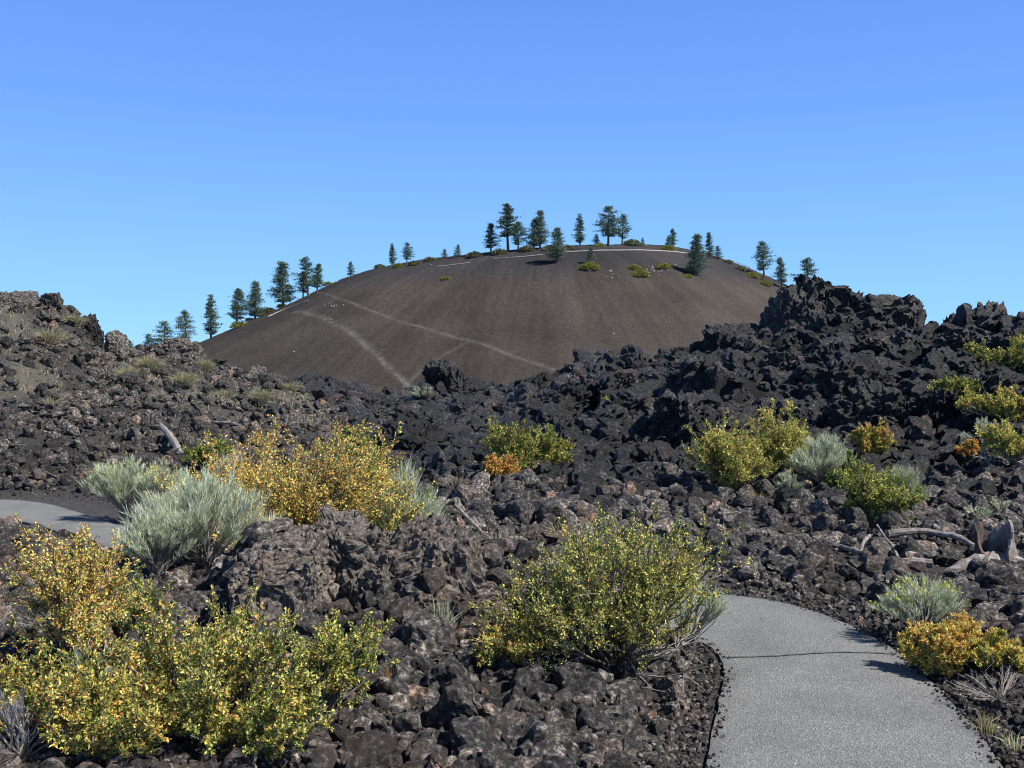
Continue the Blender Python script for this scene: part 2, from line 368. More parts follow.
bandk = sstep(36, 46, z + 5 * pt) * .85
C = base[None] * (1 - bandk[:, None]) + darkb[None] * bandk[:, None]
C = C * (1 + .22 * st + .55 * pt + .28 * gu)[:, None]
# right flank: pale wash below the trees near the rim
wash = sstep(.1, .6, st + .3) * sstep(95, 120, x - 14 + (r_ - 92) * .1) * sstep(120, 95, r_)
trails = [[(306, 289), (345, 300), (400, 321), (460, 338), (500, 350), (540, 364), (580, 380)], [(296, 311), (330, 320), (352, 332), (370, 348), (388, 366), (408, 384), (415, 398)], [(470, 341), (455, 349), (430, 364), (405, 386)]]
tm = np.zeros(len(x))
for ti, T in enumerate(trails):
    P = catmull([on_cone(*q)[:2] for q in T], 45)
    for s in range(0, len(x), 40000):
        dd = np.hypot(x[s:s + 40000, None] - P[None, :, 0], y[s:s + 40000, None] - P[None, :, 1])
        # distance to segments approximated through dense points
        tm[s:s + 40000] = np.maximum(tm[s:s + 40000], np.exp(-(dd.min(1) / (.75 if ti != 1 else 1.2)) ** 2) * (.36, .44, .26)[ti])
tm *= np.clip(.7 + 1.1 * perlin(Vc * .12) + .9 * perlin(Vc * .5), .12, 1.1)
Vc[:, 2] += .25 * perlin(Vc * .5) - .7 * tm
C = C * (1 - tm[:, None]) + np.array([.185, .172, .155]) * tm[:, None]
C = C * (1 - .5 * wash[:, None]) + pale * .5 * wash[:, None]
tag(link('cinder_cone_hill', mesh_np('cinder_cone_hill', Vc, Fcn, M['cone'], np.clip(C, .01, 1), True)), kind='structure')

# ------------------------------------------------------------------ rocks
def ico(sub):
    bm = bmesh.new(); bmesh.ops.create_icosphere(bm, subdivisions=sub, radius=1)
    V = np.array([v.co[:] for v in bm.verts]); Fc = np.array([[v.index for v in f.verts] for f in bm.faces]); bm.free(); return V, Fc
ICO = {}
def rock_mesh(name, seed, mat, sub=4, cuts=9, rough=.16, clink=.0, dims=(1, 1, 1), smooth=False):
    g = np.random.default_rng(seed)
    if sub not in ICO: ICO[sub] = ico(sub)
    V, Fc = ICO[sub]; V = V.copy()
    for _ in range(cuts):
        nn = g.normal(size=3); nn /= np.linalg.norm(nn); h = g.uniform(.45, .82); d = V @ nn - h
        V -= np.maximum(d, 0)[:, None] * nn * .92
    N = V / np.linalg.norm(V, axis=1)[:, None]; off = g.random(3) * 60
    V = V + N * (rough * fbm(V * 1.6 + off, 3))[:, None]
    V = V + N * (rough * .55 * fbm(V * 4.5 + off, 4, True, .6))[:, None]
    if clink:
        w1, w2 = worley(V * 2.6 + off); V = V + N * (clink * (np.minimum(w2 - w1, .5) - .25))[:, None]
        w1, w2 = worley(V * 6.5 + off); V = V + N * (clink * .45 * (np.minimum(w2 - w1, .5) - .25))[:, None]
        if sub >= 5:
            w1, w2 = worley(V * 14 + off); V = V + N * (clink * .22 * (np.minimum(w2 - w1, .5) - .25))[:, None]
            V = V + N * (clink * .25 * fbm(V * 18 + off, 2, True))[:, None]
        V = V + np.stack([perlin(V * 5 + off), perlin(V * 5 + off + 31), perlin(V * 5 + off + 57)], 1) * clink * .35
    V = V * np.array(dims); return mesh_np(name, V, Fc, mat, None, smooth)
protos = {}
for zn, mt, cl in (('near', M['rock_near'], .12), ('left', M['rock_left'], .10), ('right', M['rock_right'], .34)):
    protos[zn] = [rock_mesh('lava_rock', 100 + k + 50 * len(zn), mt, 3, 11 if zn != 'right' else 7, .2 if zn != 'right' else .3, cl, (1, random.uniform(.65, 1), random.uniform(.5, .85))) for k in range(10)]
LOGS = [(3.55, 9.9, 4.45, 9.5), (2.9, 9.4, 3.5, 8.8), (3.5, 8.8, 3.55, 8.65), (4.0, 8.7, 4.3, 9.0), (4.2, 8.3, 4.0, 8.7)]
def seg_dist(x, y):
    o_ = np.full(np.shape(x), 9.)
    for a, b_, c, d in LOGS:
        t = np.clip(((x - a) * (c - a) + (y - b_) * (d - b_)) / ((c - a) ** 2 + (d - b_) ** 2), 0, 1); o_ = np.minimum(o_, np.hypot(x - a - t * (c - a), y - b_ - t * (d - b_)))
    return o_
def rubble(name, P, S, meshes):
    """one countless mass of stones: geometry nodes instance the stones on points"""
    me = bpy.data.meshes.new(name); me.vertices.add(len(P)); me.vertices.foreach_set('co', np.asarray(P, np.float32).ravel()); me.update()
    k = len(P); g = np.random.default_rng(5)
    def at(nm, typ, dat, fld): q = me.attributes.new(nm, typ, 'POINT'); q.data.foreach_set(fld, dat.ravel())
    at('siz', 'FLOAT', np.asarray(S, np.float32), 'value'); at('pick', 'INT', g.integers(0, len(meshes), k).astype(np.int32), 'value')
    e = g.uniform(-math.pi, math.pi, (k, 3)).astype(np.float32); e[:, :2] *= .35; at('rot', 'FLOAT_VECTOR', e, 'vector')
    o = link(name, me); ng = bpy.data.node_groups.new(name, 'GeometryNodeTree')
    ng.interface.new_socket('Geometry', in_out='INPUT', socket_type='NodeSocketGeometry'); ng.interface.new_socket('Geometry', in_out='OUTPUT', socket_type='NodeSocketGeometry')
    N = ng.nodes; L = ng.links; gi = N.new('NodeGroupInput'); go = N.new('NodeGroupOutput'); iop = N.new('GeometryNodeInstanceOnPoints')
    g2 = N.new('GeometryNodeGeometryToInstance')
    for mm in reversed(meshes):
        po = bpy.data.objects.new('lava_rock', mm); oi = N.new('GeometryNodeObjectInfo'); oi.inputs['Object'].default_value = po; oi.inputs['As Instance'].default_value = True
        L.new(oi.outputs['Geometry'], g2.inputs[0])
    def na(nm, dt): q = N.new('GeometryNodeInputNamedAttribute'); q.data_type = dt; q.inputs[0].default_value = nm; return q.outputs[0]
    m2p = N.new('GeometryNodeMeshToPoints'); L.new(gi.outputs[0], m2p.inputs[0]); L.new(m2p.outputs[0], iop.inputs['Points'])
    L.new(g2.outputs[0], iop.inputs['Instance']); iop.inputs['Pick Instance'].default_value = True
    L.new(na('pick', 'INT'), iop.inputs['Instance Index']); L.new(na('rot', 'FLOAT_VECTOR'), iop.inputs['Rotation']); L.new(na('siz', 'FLOAT'), iop.inputs['Scale'])
    L.new(iop.outputs[0], go.inputs[0]); md = o.modifiers.new('stones', 'NODES'); md.node_group = ng; return o
N = 112000; u = rng.uniform(-260, 1290, N); y = np.exp(rng.uniform(math.log(3.4), math.log(62), N)); x = (u - CX) / F * y
nb = 9000; u[:nb] = rng.uniform(560, 1200, nb); y[:nb] = np.exp(rng.uniform(math.log(3.5), math.log(11), nb)); x = (u - CX) / F * y
pd = path_dist(x, y); keep0 = np.ones(N, bool); keep0[:nb] = pd[:nb] < .7
s = y * .0024 * (1 - rng.random(N)) ** -.74; s[:nb] = rng.uniform(.007, .03, nb); pz = sstep(-.25, .3, fbm(np.stack([x * .9, y * .9, 0 * x + 2], 1), 2)); s[nb:] *= (.5 + 1.0 * pz)[nb:]; s = np.minimum(s, .03 * y ** .75); s = np.where((y > 24) & (u > 640) & (u < 960), s * .6, s); s[nb:] = np.maximum(s[nb:], .012)
keep = keep0 & ((pd > s * .55) | ((pd > -.09 + s * 2 - .1 * rng.random(N) ** 4) & (s < .022))) & (seg_dist(x, y) > .10 + s)
edge = sstep(.6, .05, pd); s = np.where(pd < .45, np.minimum(s, .015 + .10 * pd + .0 * s), s)
x, y, s, u, pd = x[keep], y[keep], s[keep], u[keep], pd[keep]
z = H(x, y, pd) + s * rng.uniform(-.2, .5, len(s)); z = np.where(pd < .06, np.maximum(z, .002), z); P = np.stack([x, y, z], 1)
isR = (sstep(440, 590, u + rng.normal(0, 40, len(u))) * sstep(10.5, 15, y + rng.normal(0, 1.2, len(y)))) > .5
isR |= (y > 15) & (u > 400 - (y - 15) * 4); isL = (~isR) & (u < 470) & (y > 13); isN = ~isR & ~isL
tp = tanpatch(x, y); isL &= rng.random(len(x)) > .88 * tp
sm = s.copy(); sm[isR] *= .95
# scree on the left is finer
sm[isL] *= .58
tag(rubble('lava_rubble', P[isN], sm[isN], protos['near']), 'loose brown lava rubble covering the ground beside the path', 'lava rubble', kind='stuff')
tag(rubble('lava_scree', P[isL], sm[isL], protos['left']), 'grey lava scree covering the slope on the left', 'lava scree', kind='stuff')
tag(rubble('lava_clinker', P[isR], sm[isR], protos['right']), 'black jagged lava clinker covering the ridge on the right', 'lava clinker', kind='stuff')

# single boulders
bn = [rock_mesh('lava_boulder', 300 + k, M['rock_near'], 4, 12, .2, .14, (1, random.uniform(.6, .95), random.uniform(.5, .8))) for k in range(10)]
br = [rock_mesh('lava_boulder', 340 + k, M['rock_right'], 5, 6, .34, .5, (1, random.uniform(.7, 1), random.uniform(.6, 1.0))) for k in range(8)]
bl = [rock_mesh('lava_boulder', 380 + k, M['rock_left'], 4, 10, .22, .2, (1, random.uniform(.7, 1), random.uniform(.6, .9))) for k in range(6)]
placed = []
def boulder(me, x, y, s, label, group, sink=.25, rot=None):
    o = link('lava_boulder', me); o.location = (x, y, h1(x, y) + s * (.45 - sink)); o.scale = (s, s, s)
    o.rotation_euler = rot or (random.uniform(-.4, .4), random.uniform(-.4, .4), random.uniform(0, 6.28)); tag(o, label, 'boulder', group); placed.append((x, y, s)); return o
def scatter(n, box, smin, smax, ms, label, group, pdmin=.1):
    k = 0; tries = 0
    while k < n and tries < n * 40:
        tries += 1; u0 = random.uniform(box[0], box[1]); y0 = math.exp(random.uniform(math.log(box[2]), math.log(box[3]))); x0 = (u0 - CX) / F * y0
        s = smin * (smax / smin) ** (random.random() ** 1.6); p = path_dist(np.array([x0]), np.array([y0]))[0]
        if p < s * .95 + pdmin or seg_dist(np.array([x0]), np.array([y0]))[0] < s + .12: continue
        if any((x0 - a) ** 2 + (y0 - b) ** 2 < (.75 * (s + c)) ** 2 for a, b, c in placed): continue
        boulder(random.choice(ms), x0, y0, s, label, group); k += 1
scatter(80, (300, 715, 4.1, 6.2), .06, .21, bn, 'rough brown grey lava block among the foreground rocks left of the path', 'foreground lava blocks')
scatter(24, (-30, 300, 5.6, 8.6), .06, .16, bn, 'grey lava block on the rubble behind the lower left bushes', 'lava blocks behind the lower left bushes')
scatter(26, (400, 640, 6.2, 7.6), .07, .16, bn, 'brown lava block on the low berm behind the round green bush', 'lava blocks on the low berm')
scatter(26, (735, 1060, 8.6, 11.5), .10, .26, bn, 'brown black lava lump on the far side of the path bend', 'lava lumps beyond the path bend')
scatter(16, (935, 1060, 5.0, 8), .05, .12, bn, 'small lava block along the right edge of the path', 'small lava blocks right of the path', .02)
scatter(44, (560, 1060, 15, 24), .28, .7, br, 'black jagged lava boulder on the dark ridge at right', 'black boulders on the right ridge')
scatter(16, (330, 560, 18, 42), .3, .7, br, 'black lava boulder in the low gap below the cinder cone', 'black boulders in the gap')
scatter(28, (-30, 330, 17, 34), .18, .5, bl, 'grey lava boulder resting on the left scree slope', 'boulders on the left scree slope')

# large outcrops: (px centre, row of the top, depth, half width m, half height m, label, kind)
def outcrop(px, top, y, hw, hh, label, mat, seed, hd=None, sub=None, cuts=7, rough=.36, cl=.42, rot=0, smooth=False, box=.8):
    hd = hd or hw * .8; sub = sub or (6 if hw > 1.35 or y < 10 else 5); me = rock_mesh('lava_outcrop', seed, mat, sub, cuts, rough, cl, (1, 1, 1), smooth)
    co = np.zeros(len(me.vertices) * 3, np.float32); me.vertices.foreach_get('co', co); co = co.reshape(-1, 3)
    
    if box: co = co / np.abs(co).max(0); co = np.sign(co) * np.abs(co) ** box
    c, s_ = math.cos(rot), math.sin(rot); co = np.stack([co[:, 0] * c - co[:, 2] * s_, co[:, 1], co[:, 0] * s_ + co[:, 2] * c], 1)
    co /= np.abs(co).max(0); co *= np.array([hw, hd, hh]); co[:, 2] -= co[:, 2].max()
    me.vertices.foreach_set('co', co.ravel().astype(np.float32)); me.update()
    o = link('lava_outcrop', me); o.location = ((px - CX) / F * y, y, rz(y, top)); tag(o, label, 'lava outcrop'); return o
rk, lk, nk = M['rock_right'], M['rock_left'], M['rock_near']
outcrop(830, 275, 30, 1.75, 1.75, 'tallest black lava crag standing against the sky on the right ridge', rk, 501, 1.7, box=.74)
outcrop(792, 284, 29.3, .82, 1.5, 'blocky black lava shoulder with an overhanging left face beside the tallest crag', rk, 502, 1.0, box=.74)
outcrop(752, 322, 29.6, .8, .9, 'rough black lava step at the left foot of the tallest crags', rk, 570)
outcrop(880, 292, 30.2, 1.2, 1.3, 'black lava knob stepping down right of the tallest crag', rk, 503, box=.65)
outcrop(732, 322, 29, 1.15, 1.1, 'rounded black lava crag left below the tallest crag', rk, 504)
outcrop(690, 348, 28.5, 1.2, .9, 'low black crag on the ridge between the rounded crag and the gap', rk, 505)
outcrop(636, 360, 28, 1.3, .8, 'long low black crag on the ridge crest above the small pale shrub', rk, 506)
outcrop(590, 368, 28.5, .9, .8, 'small black crag at the left end of the right ridge', rk, 507)
outcrop(556, 384, 30, 1.0, .7, 'flat black lava ledge below the right end of the slanting cone trail', rk, 508)
outcrop(445, 358, 38, .95, 1.5, 'isolated pointed black lava crag in the gap below the cone', rk, 509, 1.1, rot=.35)
outcrop(468, 378, 42, 1.4, .9, 'dark lava shoulder leaning on the pointed crag in the gap', rk, 510)
outcrop(418, 388, 42, .8, .6, 'low dark lava lump left of the pointed crag in the gap', rk, 511)
outcrop(990, 300, 29, .58, 1.3, 'narrow upright lava spire on the skyline at the far right', rk, 512, .5)
outcrop(958, 312, 29, .75, 1.3, 'low black skyline crag between the saddle and the narrow spire', rk, 513)
outcrop(1034, 316, 28, 1.4, 1.2, 'black skyline crag at the right edge of the picture', rk, 514)
outcrop(745, 372, 24, 1.3, .8, 'black crag halfway up the right ridge over the large green bush', rk, 515)
outcrop(860, 372, 23.5, 1.5, .9, 'broad dark crag in the middle of the slope below the tallest crag', rk, 516)
outcrop(660, 385, 25, 1.2, .8, 'dark crag with a deep shaded hollow on the left part of the ridge', rk, 517)
outcrop(935, 380, 22, 1.1, .75, 'dark crag on the slope under the skyline saddle', rk, 518)
outcrop(790, 405, 19, .9, .55, 'dark lava hump directly behind the large green bush', rk, 519)
outcrop(20, 290, 31, 1.1, .8, 'lava crag on the skyline at the upper left corner of the slope', lk, 520, cl=.25)
outcrop(52, 292, 31, .33, .3, 'small boulder sitting on the left skyline near the crag', lk, 521, sub=5)
outcrop(92, 313, 31.5, .45, .75, 'rounded lava knob at the right end of the left skyline', lk, 522, rot=-.5)
outcrop(116, 330, 30.5, .38, .5, 'lone dark boulder balanced on the left skyline against the sky', lk, 523, sub=5, rough=.2, cl=.12)
outcrop(92, 348, 28, .7, .7, 'lava crag below the balanced boulder', lk, 524)
outcrop(178, 336, 37, .9, .7, 'brown jagged outcrop on the skyline in front of the leftmost pines', lk, 525)
outcrop(128, 372, 27, .5, .55, 'dark broken outcrop in the middle of the left scree', lk, 526)
outcrop(265, 377, 38, 1.4, .7, 'dark lava ledge in front of the left foot of the cinder cone', rk, 527)
outcrop(320, 388, 38, 1.2, .6, 'low dark ledge at the foot of the cone right of the lava ledge', rk, 528)
outcrop(362, 392, 32, 1.0, .6, 'square dark lava block mass left of the gap', rk, 529)
outcrop(395, 404, 28, .9, .6, 'broken dark lava mass below the pale shrubs of the gap', rk, 530)
outcrop(30, 398, 21, .9, .5, 'dark broken lava ledge low on the left edge of the scree', lk, 531, cl=.3)
outcrop(150, 392, 26, .8, .6, 'dark lava hump right of the broken outcrop on the left scree', lk, 532, cl=.3)
outcrop(40, 335, 28, .9, .6, 'dark lava face under the left skyline crag', lk, 533, cl=.3)
outcrop(215, 388, 33, .9, .6, 'dark lava hump where the left scree meets the foot of the cone', rk, 534)
for k, (px, y, hw, hh) in enumerate([(700, 22.5, 1.2, .9), (735, 25, 1.1, .7), (820, 20.5, 1.1, .8), (905, 25, 1.5, 1.0), (890, 19.5, 1.2, .8), (965, 24.5, 1.3, 1.0), (640, 22, 1.1, .75), (600, 24, 1.1, .8), (745, 20, .9, .65), (1000, 21.5, 1.1, .8), (845, 25.5, 1.3, 1.2), (680, 18.5, .9, .55)]):
    x0 = (px - CX) / F * y; zt = float(Hs(np.array([x0]), np.array([y]))[0]) + hh * .75; o = outcrop(px, CY - (zt - EYE) * F / y, y, hw, hh, 'black craggy lava mass jutting from the slope of the right ridge', rk, 550 + k, rough=.34, cl=.36); tag(o, group='crags on the right ridge slope')
# foreground mound
outcrop(290, 526, 6.15, .33, .40, 'rounded brown lava boulder at the left of the foreground mound', M['rock_mound'], 541, .36, cuts=8, rough=.2, cl=.24, box=.7)
outcrop(355, 504, 6.5, .38, .50, 'tall dark grey fissured lava boulder in the middle of the foreground mound', M['rock_mound'], 542, .42, cuts=8, rough=.24, cl=.28, rot=-.3, box=.75)
outcrop(430, 512, 6.5, .38, .50, 'sloping dark slab of lava at the right of the foreground mound', M['rock_mound'], 543, .42, cuts=8, rough=.24, cl=.28, rot=.5, box=.75)
outcrop(372, 560, 6.15, .15, .25, 'small pale brown upright rock at the front of the foreground mound', M['rock_mound'], 544, .2, sub=5, cuts=8)
outcrop(425, 585, 6.05, .2, .22, 'pale brown broken rock at the foot of the sloping slab', M['rock_mound'], 545, .22, sub=5, cuts=8)
outcrop(325, 600, 5.9, .2, .2, 'small brown rock at the foot of the foreground mound', nk, 546, .2, sub=5, cuts=8)
outcrop(612, 712, 5.0, .16, .12, 'flat topped grey lava block near the bottom centre', nk, 547, .14, sub=5, cuts=10, rough=.15, cl=.1)
outcrop(430, 712, 4.9, .24, .11, 'long low lava slab near the bottom left of centre', nk, 548, .13, sub=5, cuts=10, rough=.2, cl=.15)

# pale stones on the cone
pale_m, nt, b = newmat('pale_stone'); b.inputs['Base Color'].default_value = (.22, .20, .18, 1)
ps = []
for _ in range(90):
    px = random.uniform(215, 790); top = np.interp(px, SP, [s[1] for s in SIL]); py = top + 5 + random.random() ** 1.5 * (380 - top)
    ps.append((*on_cone(px, py), random.uniform(.12, .38) * random.random() ** .7))
for px, py, k in ((285, 352, 3), (330, 306, 14), (345, 270, 14), (650, 272, 16), (668, 268, 12), (612, 275, 10), (585, 268, 6)):
    for _ in range(k): ps.append((*on_cone(px + random.gauss(0, 6), py + random.gauss(0, 2.5)), random.uniform(.2, .5)))
ps = np.array(ps); pm = [rock_mesh('pale_stone', 700 + k, pale_m, 2, 8, .2) for k in range(3)]
tag(rubble('pale_stones', ps[:, :3], ps[:, 3], pm), 'pale stones scattered over the cinder cone slope', 'pale stones', kind='stuff')

# ------------------------------------------------------------------ plants
def unit(v): return v / (np.linalg.norm(v, axis=-1, keepdims=True) + 1e-9)
def leaves(P, D, L, Wd, cols, g):
    """P base points, D directions -> folded kite leaves"""
    n = len(P); D = unit(D); S = unit(np.cross(D, g.normal(size=(n, 3)))); Nn = np.cross(D, S)
    L = np.broadcast_to(L, n)[:, None]; Wd = np.broadcast_to(Wd, n)[:, None]
    V = np.stack([P, P + D * L * .55 + S * Wd * .5 + Nn * L * .10, P + D * L, P + D * L * .55 - S * Wd * .5 + Nn * L * .10], 1).reshape(-1, 3)
    Fc = (np.arange(n)[:, None] * 4 + np.arange(4)[None]); return V, Fc, np.repeat(cols, 4, axis=0)
def pal(g, n, stops, w):
    k = g.choice(len(stops), n, p=np.array(w) / sum(w)); c = np.array(stops)[k]; return np.clip(c * g.uniform(.7, 1.3, (n, 1)) * g.uniform(.93, 1.07, (n, 3)), 0, .9)
GREEN, OLIVE, YEL, ORG, RUST = (.12, .155, .035), (.38, .41, .10), (.76, .67, .18), (.78, .42, .13), (.42, .15, .05)
PALE, GREY, MINT = (.52, .57, .38), (.38, .41, .31), (.64, .69, .52)
def bitterbrush(seed, r, h, lean=(0, 0), w=(.35, .35, .2, .08, .02), lsz=.0165, n_main=16, dens=1.0, topcol=None, fan=1.0):
    g = np.random.default_rng(seed); ms = MB(); md = MB(); LP = []; LD = []; LC = []
    ca = g.uniform(0, 6.283, max(5, n_main // 4)); ce = .25 + .75 * g.random(len(ca)) ** .8; ch = g.uniform(.72, 1.08, len(ca))
    for i in range(n_main):
        q0 = i % len(ca); az = ca[q0] + g.normal(0, .22) / (.35 + ce[q0]); el = np.clip(ce[q0] + g.normal(0, .12), .02, 1.05); tip = np.array([math.cos(az) * r * el * fan * g.uniform(.75, 1.1) + lean[0] * el, math.sin(az) * r * el * g.uniform(.75, 1.1) + lean[1] * el, h * (1 - .48 * el * el) * g.uniform(.62, 1.05) * ch[q0]])
        t = np.linspace(0, 1, 7)[:, None]; b0 = np.array([math.cos(az), math.sin(az), 0]) * r * .07
        tip = tip * np.array([1, 1, .9]); P = b0 * (1 - t) + tip * t; P[:, :2] *= (.35 + .65 * t) ** .6 * 1.0; P += g.normal(0, .02 * h, P.shape) * t
        ms.add(*tube(P, np.linspace(.011, .003, 7) * (h / .9 + .3), 4))
        if i % 3 == 0:   # bare dead twig low in the bush
            dd = unit(np.array([math.cos(az + .5), math.sin(az + .5), g.uniform(.1, .5)])); l3 = r * g.uniform(.5, 1.0); q3 = [b0, b0 + dd * l3 * .5 + g.normal(0, .02, 3), b0 + dd * l3]
            md.add(*tube(np.array(q3), np.array([.006, .004, .0015]) * (h / .9 + .3), 3))
            for _ in range(4):
                f0 = q3[1] * .6 + q3[2] * .4; e3 = unit(dd + g.normal(0, .6, 3)); md.add(*tube(np.array([f0, f0 + e3 * l3 * .15, f0 + e3 * l3 * .3]), np.array([.003, .002, .001]) * (h / .9 + .3), 3))
        nb = int(g.integers(6, 10)); tipbias = g.random(3) * .25
        for j in range(nb):
            s = g.uniform(.28, 1.0); k = s * 6; a = int(min(k, 5)); p0 = P[a] * (1 - (k - a)) + P[a + 1] * (k - a)
            dirn = unit(np.array([p0[0] * .9 / r, p0[1] * .9 / r, .75]) + g.normal(0, .42, 3)); ln = g.uniform(.18, .42) * h * (1.15 - .45 * s)
            q = np.linspace(0, 1, 5)[:, None]; Q = p0 + dirn * ln * q + np.array([0, 0, 1]) * ln * .15 * q * q + g.normal(0, .008, (5, 3)) * q
            ms.add(*tube(Q, np.linspace(.004, .0015, 5) * (h / .9 + .3), 3))
            nt2 = int(g.integers(3, 6)); hue = g.normal(0, 1)
            for m_ in range(nt2 + 1):
                if m_ == nt2: A0, d2, l2 = Q[2], unit(Q[4] - Q[2]), np.linalg.norm(Q[4] - Q[2])
                else:
                    A0 = Q[int(g.integers(1, 5))]; d2 = unit(dirn + g.normal(0, .6, 3) + np.array([0, 0, .25])); l2 = g.uniform(.05, .13) * h
                    ms.add(*tube(np.array([A0, A0 + d2 * l2 * .5, A0 + d2 * l2]), [.002, .0016, .001], 3))
                nl = int(g.integers(15, 25) * dens); kn = 5; tt_ = ((g.integers(0, kn, nl) + .8 + g.normal(0, .12, nl)) / kn)[:, None]
                pp = A0 + d2 * l2 * tt_ * 1.05 + g.normal(0, .007, (nl, 3)) * (h / .8)
                ww = np.array(w, float).copy(); ww[2:] *= math.exp(.75 * hue); hi = max(0, min(1, (A0[2] / h)))
                if topcol: ww = ww * (1 - hi * .6) + np.array(topcol) * (hi * .6)
                LP.append(pp); LD.append(d2 + g.normal(0, .75, (nl, 3))); LC.append(pal(g, nl, [GREEN, OLIVE, YEL, ORG, RUST], ww))
    LP, LD, LC = map(np.concatenate, (LP, LD, LC)); keep = LP[:, 2] > .03; LP, LD, LC = LP[keep], LD[keep], LC[keep]; n = len(LP)
    ml = MB(); V, Fc, c = leaves(LP, LD, lsz * g.uniform(.45, 1.45, n), lsz * g.uniform(.35, .75, n), LC, g); ml.add(V, Fc, c)
    return ms, ml, None, md
def rabbitbrush(seed, r, h, cols=(PALE, GREY, MINT), w=(.5, .25, .25), tipc=None, tipfrac=0., n_main=46, strands=26, sw=.005, bare=.42):
    strands = int(strands * 1.9); sw = sw * .55
    """dome of grey bare stems each ending in a broom of pale strands"""
    g = np.random.default_rng(seed); ms = MB(); LP = []; LD = []; LL = []; LC = []; TP = []; TD = []
    for i in range(n_main):
        az = g.uniform(0, 2 * math.pi); el = math.sqrt(g.random()) * 1.25; rad = math.sin(el) ; ht = math.cos(el * .82)
        tip = np.array([math.cos(az) * r * rad, math.sin(az) * r * rad, h * ht * g.uniform(.78, 1.0)]) * g.uniform(.86, 1.0)
        t = np.linspace(0, 1, 6)[:, None]; P = tip * t; P[:, :2] *= (.3 + .7 * t); P[1:-1] += g.normal(0, .02 * h, (4, 3))
        ms.add(*tube(P, np.linspace(.007, .0025, 6) * (.5 + h), 3)); dv = unit(P[5] - P[3])
        for b_ in range(3):
            s0 = g.uniform(bare * .8, .75); k = s0 * 5; a = int(k); p0 = P[a] * (1 - k + a) + P[a + 1] * (k - a); p1 = P[5] + g.normal(0, .10 * r, 3) * np.array([1, 1, .4])
            ms.add(*tube(np.array([p0, (p0 + p1) / 2 + g.normal(0, .01, 3), p1]), np.array([.003, .0022, .0015]) * (.5 + h), 3))
            n = strands; st = g.uniform(.35, 1.0, (n, 1)); p = p0 * (1 - st) + p1 * st
            dd = unit(unit(p1 - p0) * .9 + np.array([0, 0, .7]) + g.normal(0, .42, (n, 3))); ll = g.uniform(.06, .17, n) * h
            LP.append(p); LD.append(dd); LL.append(ll); LC.append(pal(g, n, list(cols), w))
            if tipc is not None and g.random() < tipfrac:
                TP.append((p + dd * ll[:, None])[:12]); TD.append(dd[:12])
    LP, LD, LL, LC = map(np.concatenate, (LP, LD, LL, LC)); n = len(LP); ml = MB()
    S = unit(np.cross(LD, g.normal(size=(n, 3)))); bw = sw * g.uniform(.6, 1.3, (n, 1)); E = LP + LD * LL[:, None]
    Mid = LP + LD * LL[:, None] * .5 + g.normal(0, .004, (n, 3))
    V = np.stack([LP - S * bw * .35, Mid - S * bw * .5, E, Mid + S * bw * .5], 1).reshape(-1, 3); ml.add(V, np.arange(n)[:, None] * 4 + np.arange(4)[None], np.repeat(LC, 4, axis=0))
    mf = None
    if TP:
        TP, TD = np.concatenate(TP), np.concatenate(TD); mf = MB(); k = len(TP); V, Fc, c = leaves(TP, TD + g.normal(0, .6, (k, 3)), .018, .014, pal(g, k, [tipc], [1]), g); mf.add(V, Fc, c)
    return ms, ml, mf
def grass(seed, r, h, cols, w, n=160, bw=.004):
    g = np.random.default_rng(seed); ml = MB(); a = g.uniform(0, 6.283, n); rr_ = r * .35 * np.sqrt(g.random(n)); B = np.stack([np.cos(a) * rr_, np.sin(a) * rr_, np.zeros(n)], 1)
    out = np.stack([np.cos(a), np.sin(a), np.zeros(n)], 1); sp = g.random((n, 1)) ** 1.2; hh = h * g.uniform(.5, 1, (n, 1))
    M1 = B + out * r * .3 * sp + np.array([0, 0, 1]) * hh * .6; E = B + out * r * sp + np.array([0, 0, 1]) * hh * (1 - .25 * sp)
    S = unit(np.cross(E - B, g.normal(size=(n, 3)))) * bw
    V = np.stack([B - S * .5, B + S * .5, M1 + S * .45, E, M1 - S * .45], 1).reshape(-1, 3); k = np.arange(n)[:, None] * 5
    Fc = np.concatenate([k + np.array([[0, 1, 2, 4]]), np.concatenate([k + 4, k + 2, k + 3, k + 3], 1)], 0)
    # split degenerate quads to thin kites
    V2 = np.stack([M1 - S * .45, M1 + S * .45, E + S * .05, E - S * .05], 1).reshape(-1, 3); V1 = np.stack([B - S * .5, B + S * .5, M1 + S * .45, M1 - S * .45], 1).reshape(-1, 3)
    c = pal(g, n, cols, w); ml.add(V1, np.arange(n)[:, None] * 4 + np.arange(4), np.repeat(c, 4, axis=0)); ml.add(V2, np.arange(n)[:, None] * 4 + np.arange(4), np.repeat(c, 4, axis=0)); return ml
def place_at(px, y, base=None, dz=-.02):
    x = (px - CX) / F * y; return (x, y, (h1(x, y) if base is None else rz(y, base)) + dz)
def put_bush(px, y, parts, label, cat='shrub', name='shrub', group=None, base=None, rzv=0):
    o = empty(name, place_at(px, y, base), rzv); tag(o, label, cat, group)
    link('stems', parts[0].mesh('stems', M['stem'] if len(parts) == 4 else M['twig']), o)
    if len(parts) == 4: link('foliage', parts[1].mesh('foliage', M['leaf']), o); link('dead_twigs', parts[3].mesh('dead_twigs', M['twig']), o)
    else:
        link('foliage', parts[1].mesh('foliage', M['strand']), o)
        if parts[2]: link('flowers', parts[2].mesh('flowers', M['leaf']), o)
    return o
def bb(px, y, seed, top, r, label, base=None, **k):
    p = place_at(px, y, base); h = max(rz(y, top) - p[2], .2); return put_bush(px, y, bitterbrush(seed, r, h, **k), label, 'shrub', 'bitterbrush_shrub', base=base)
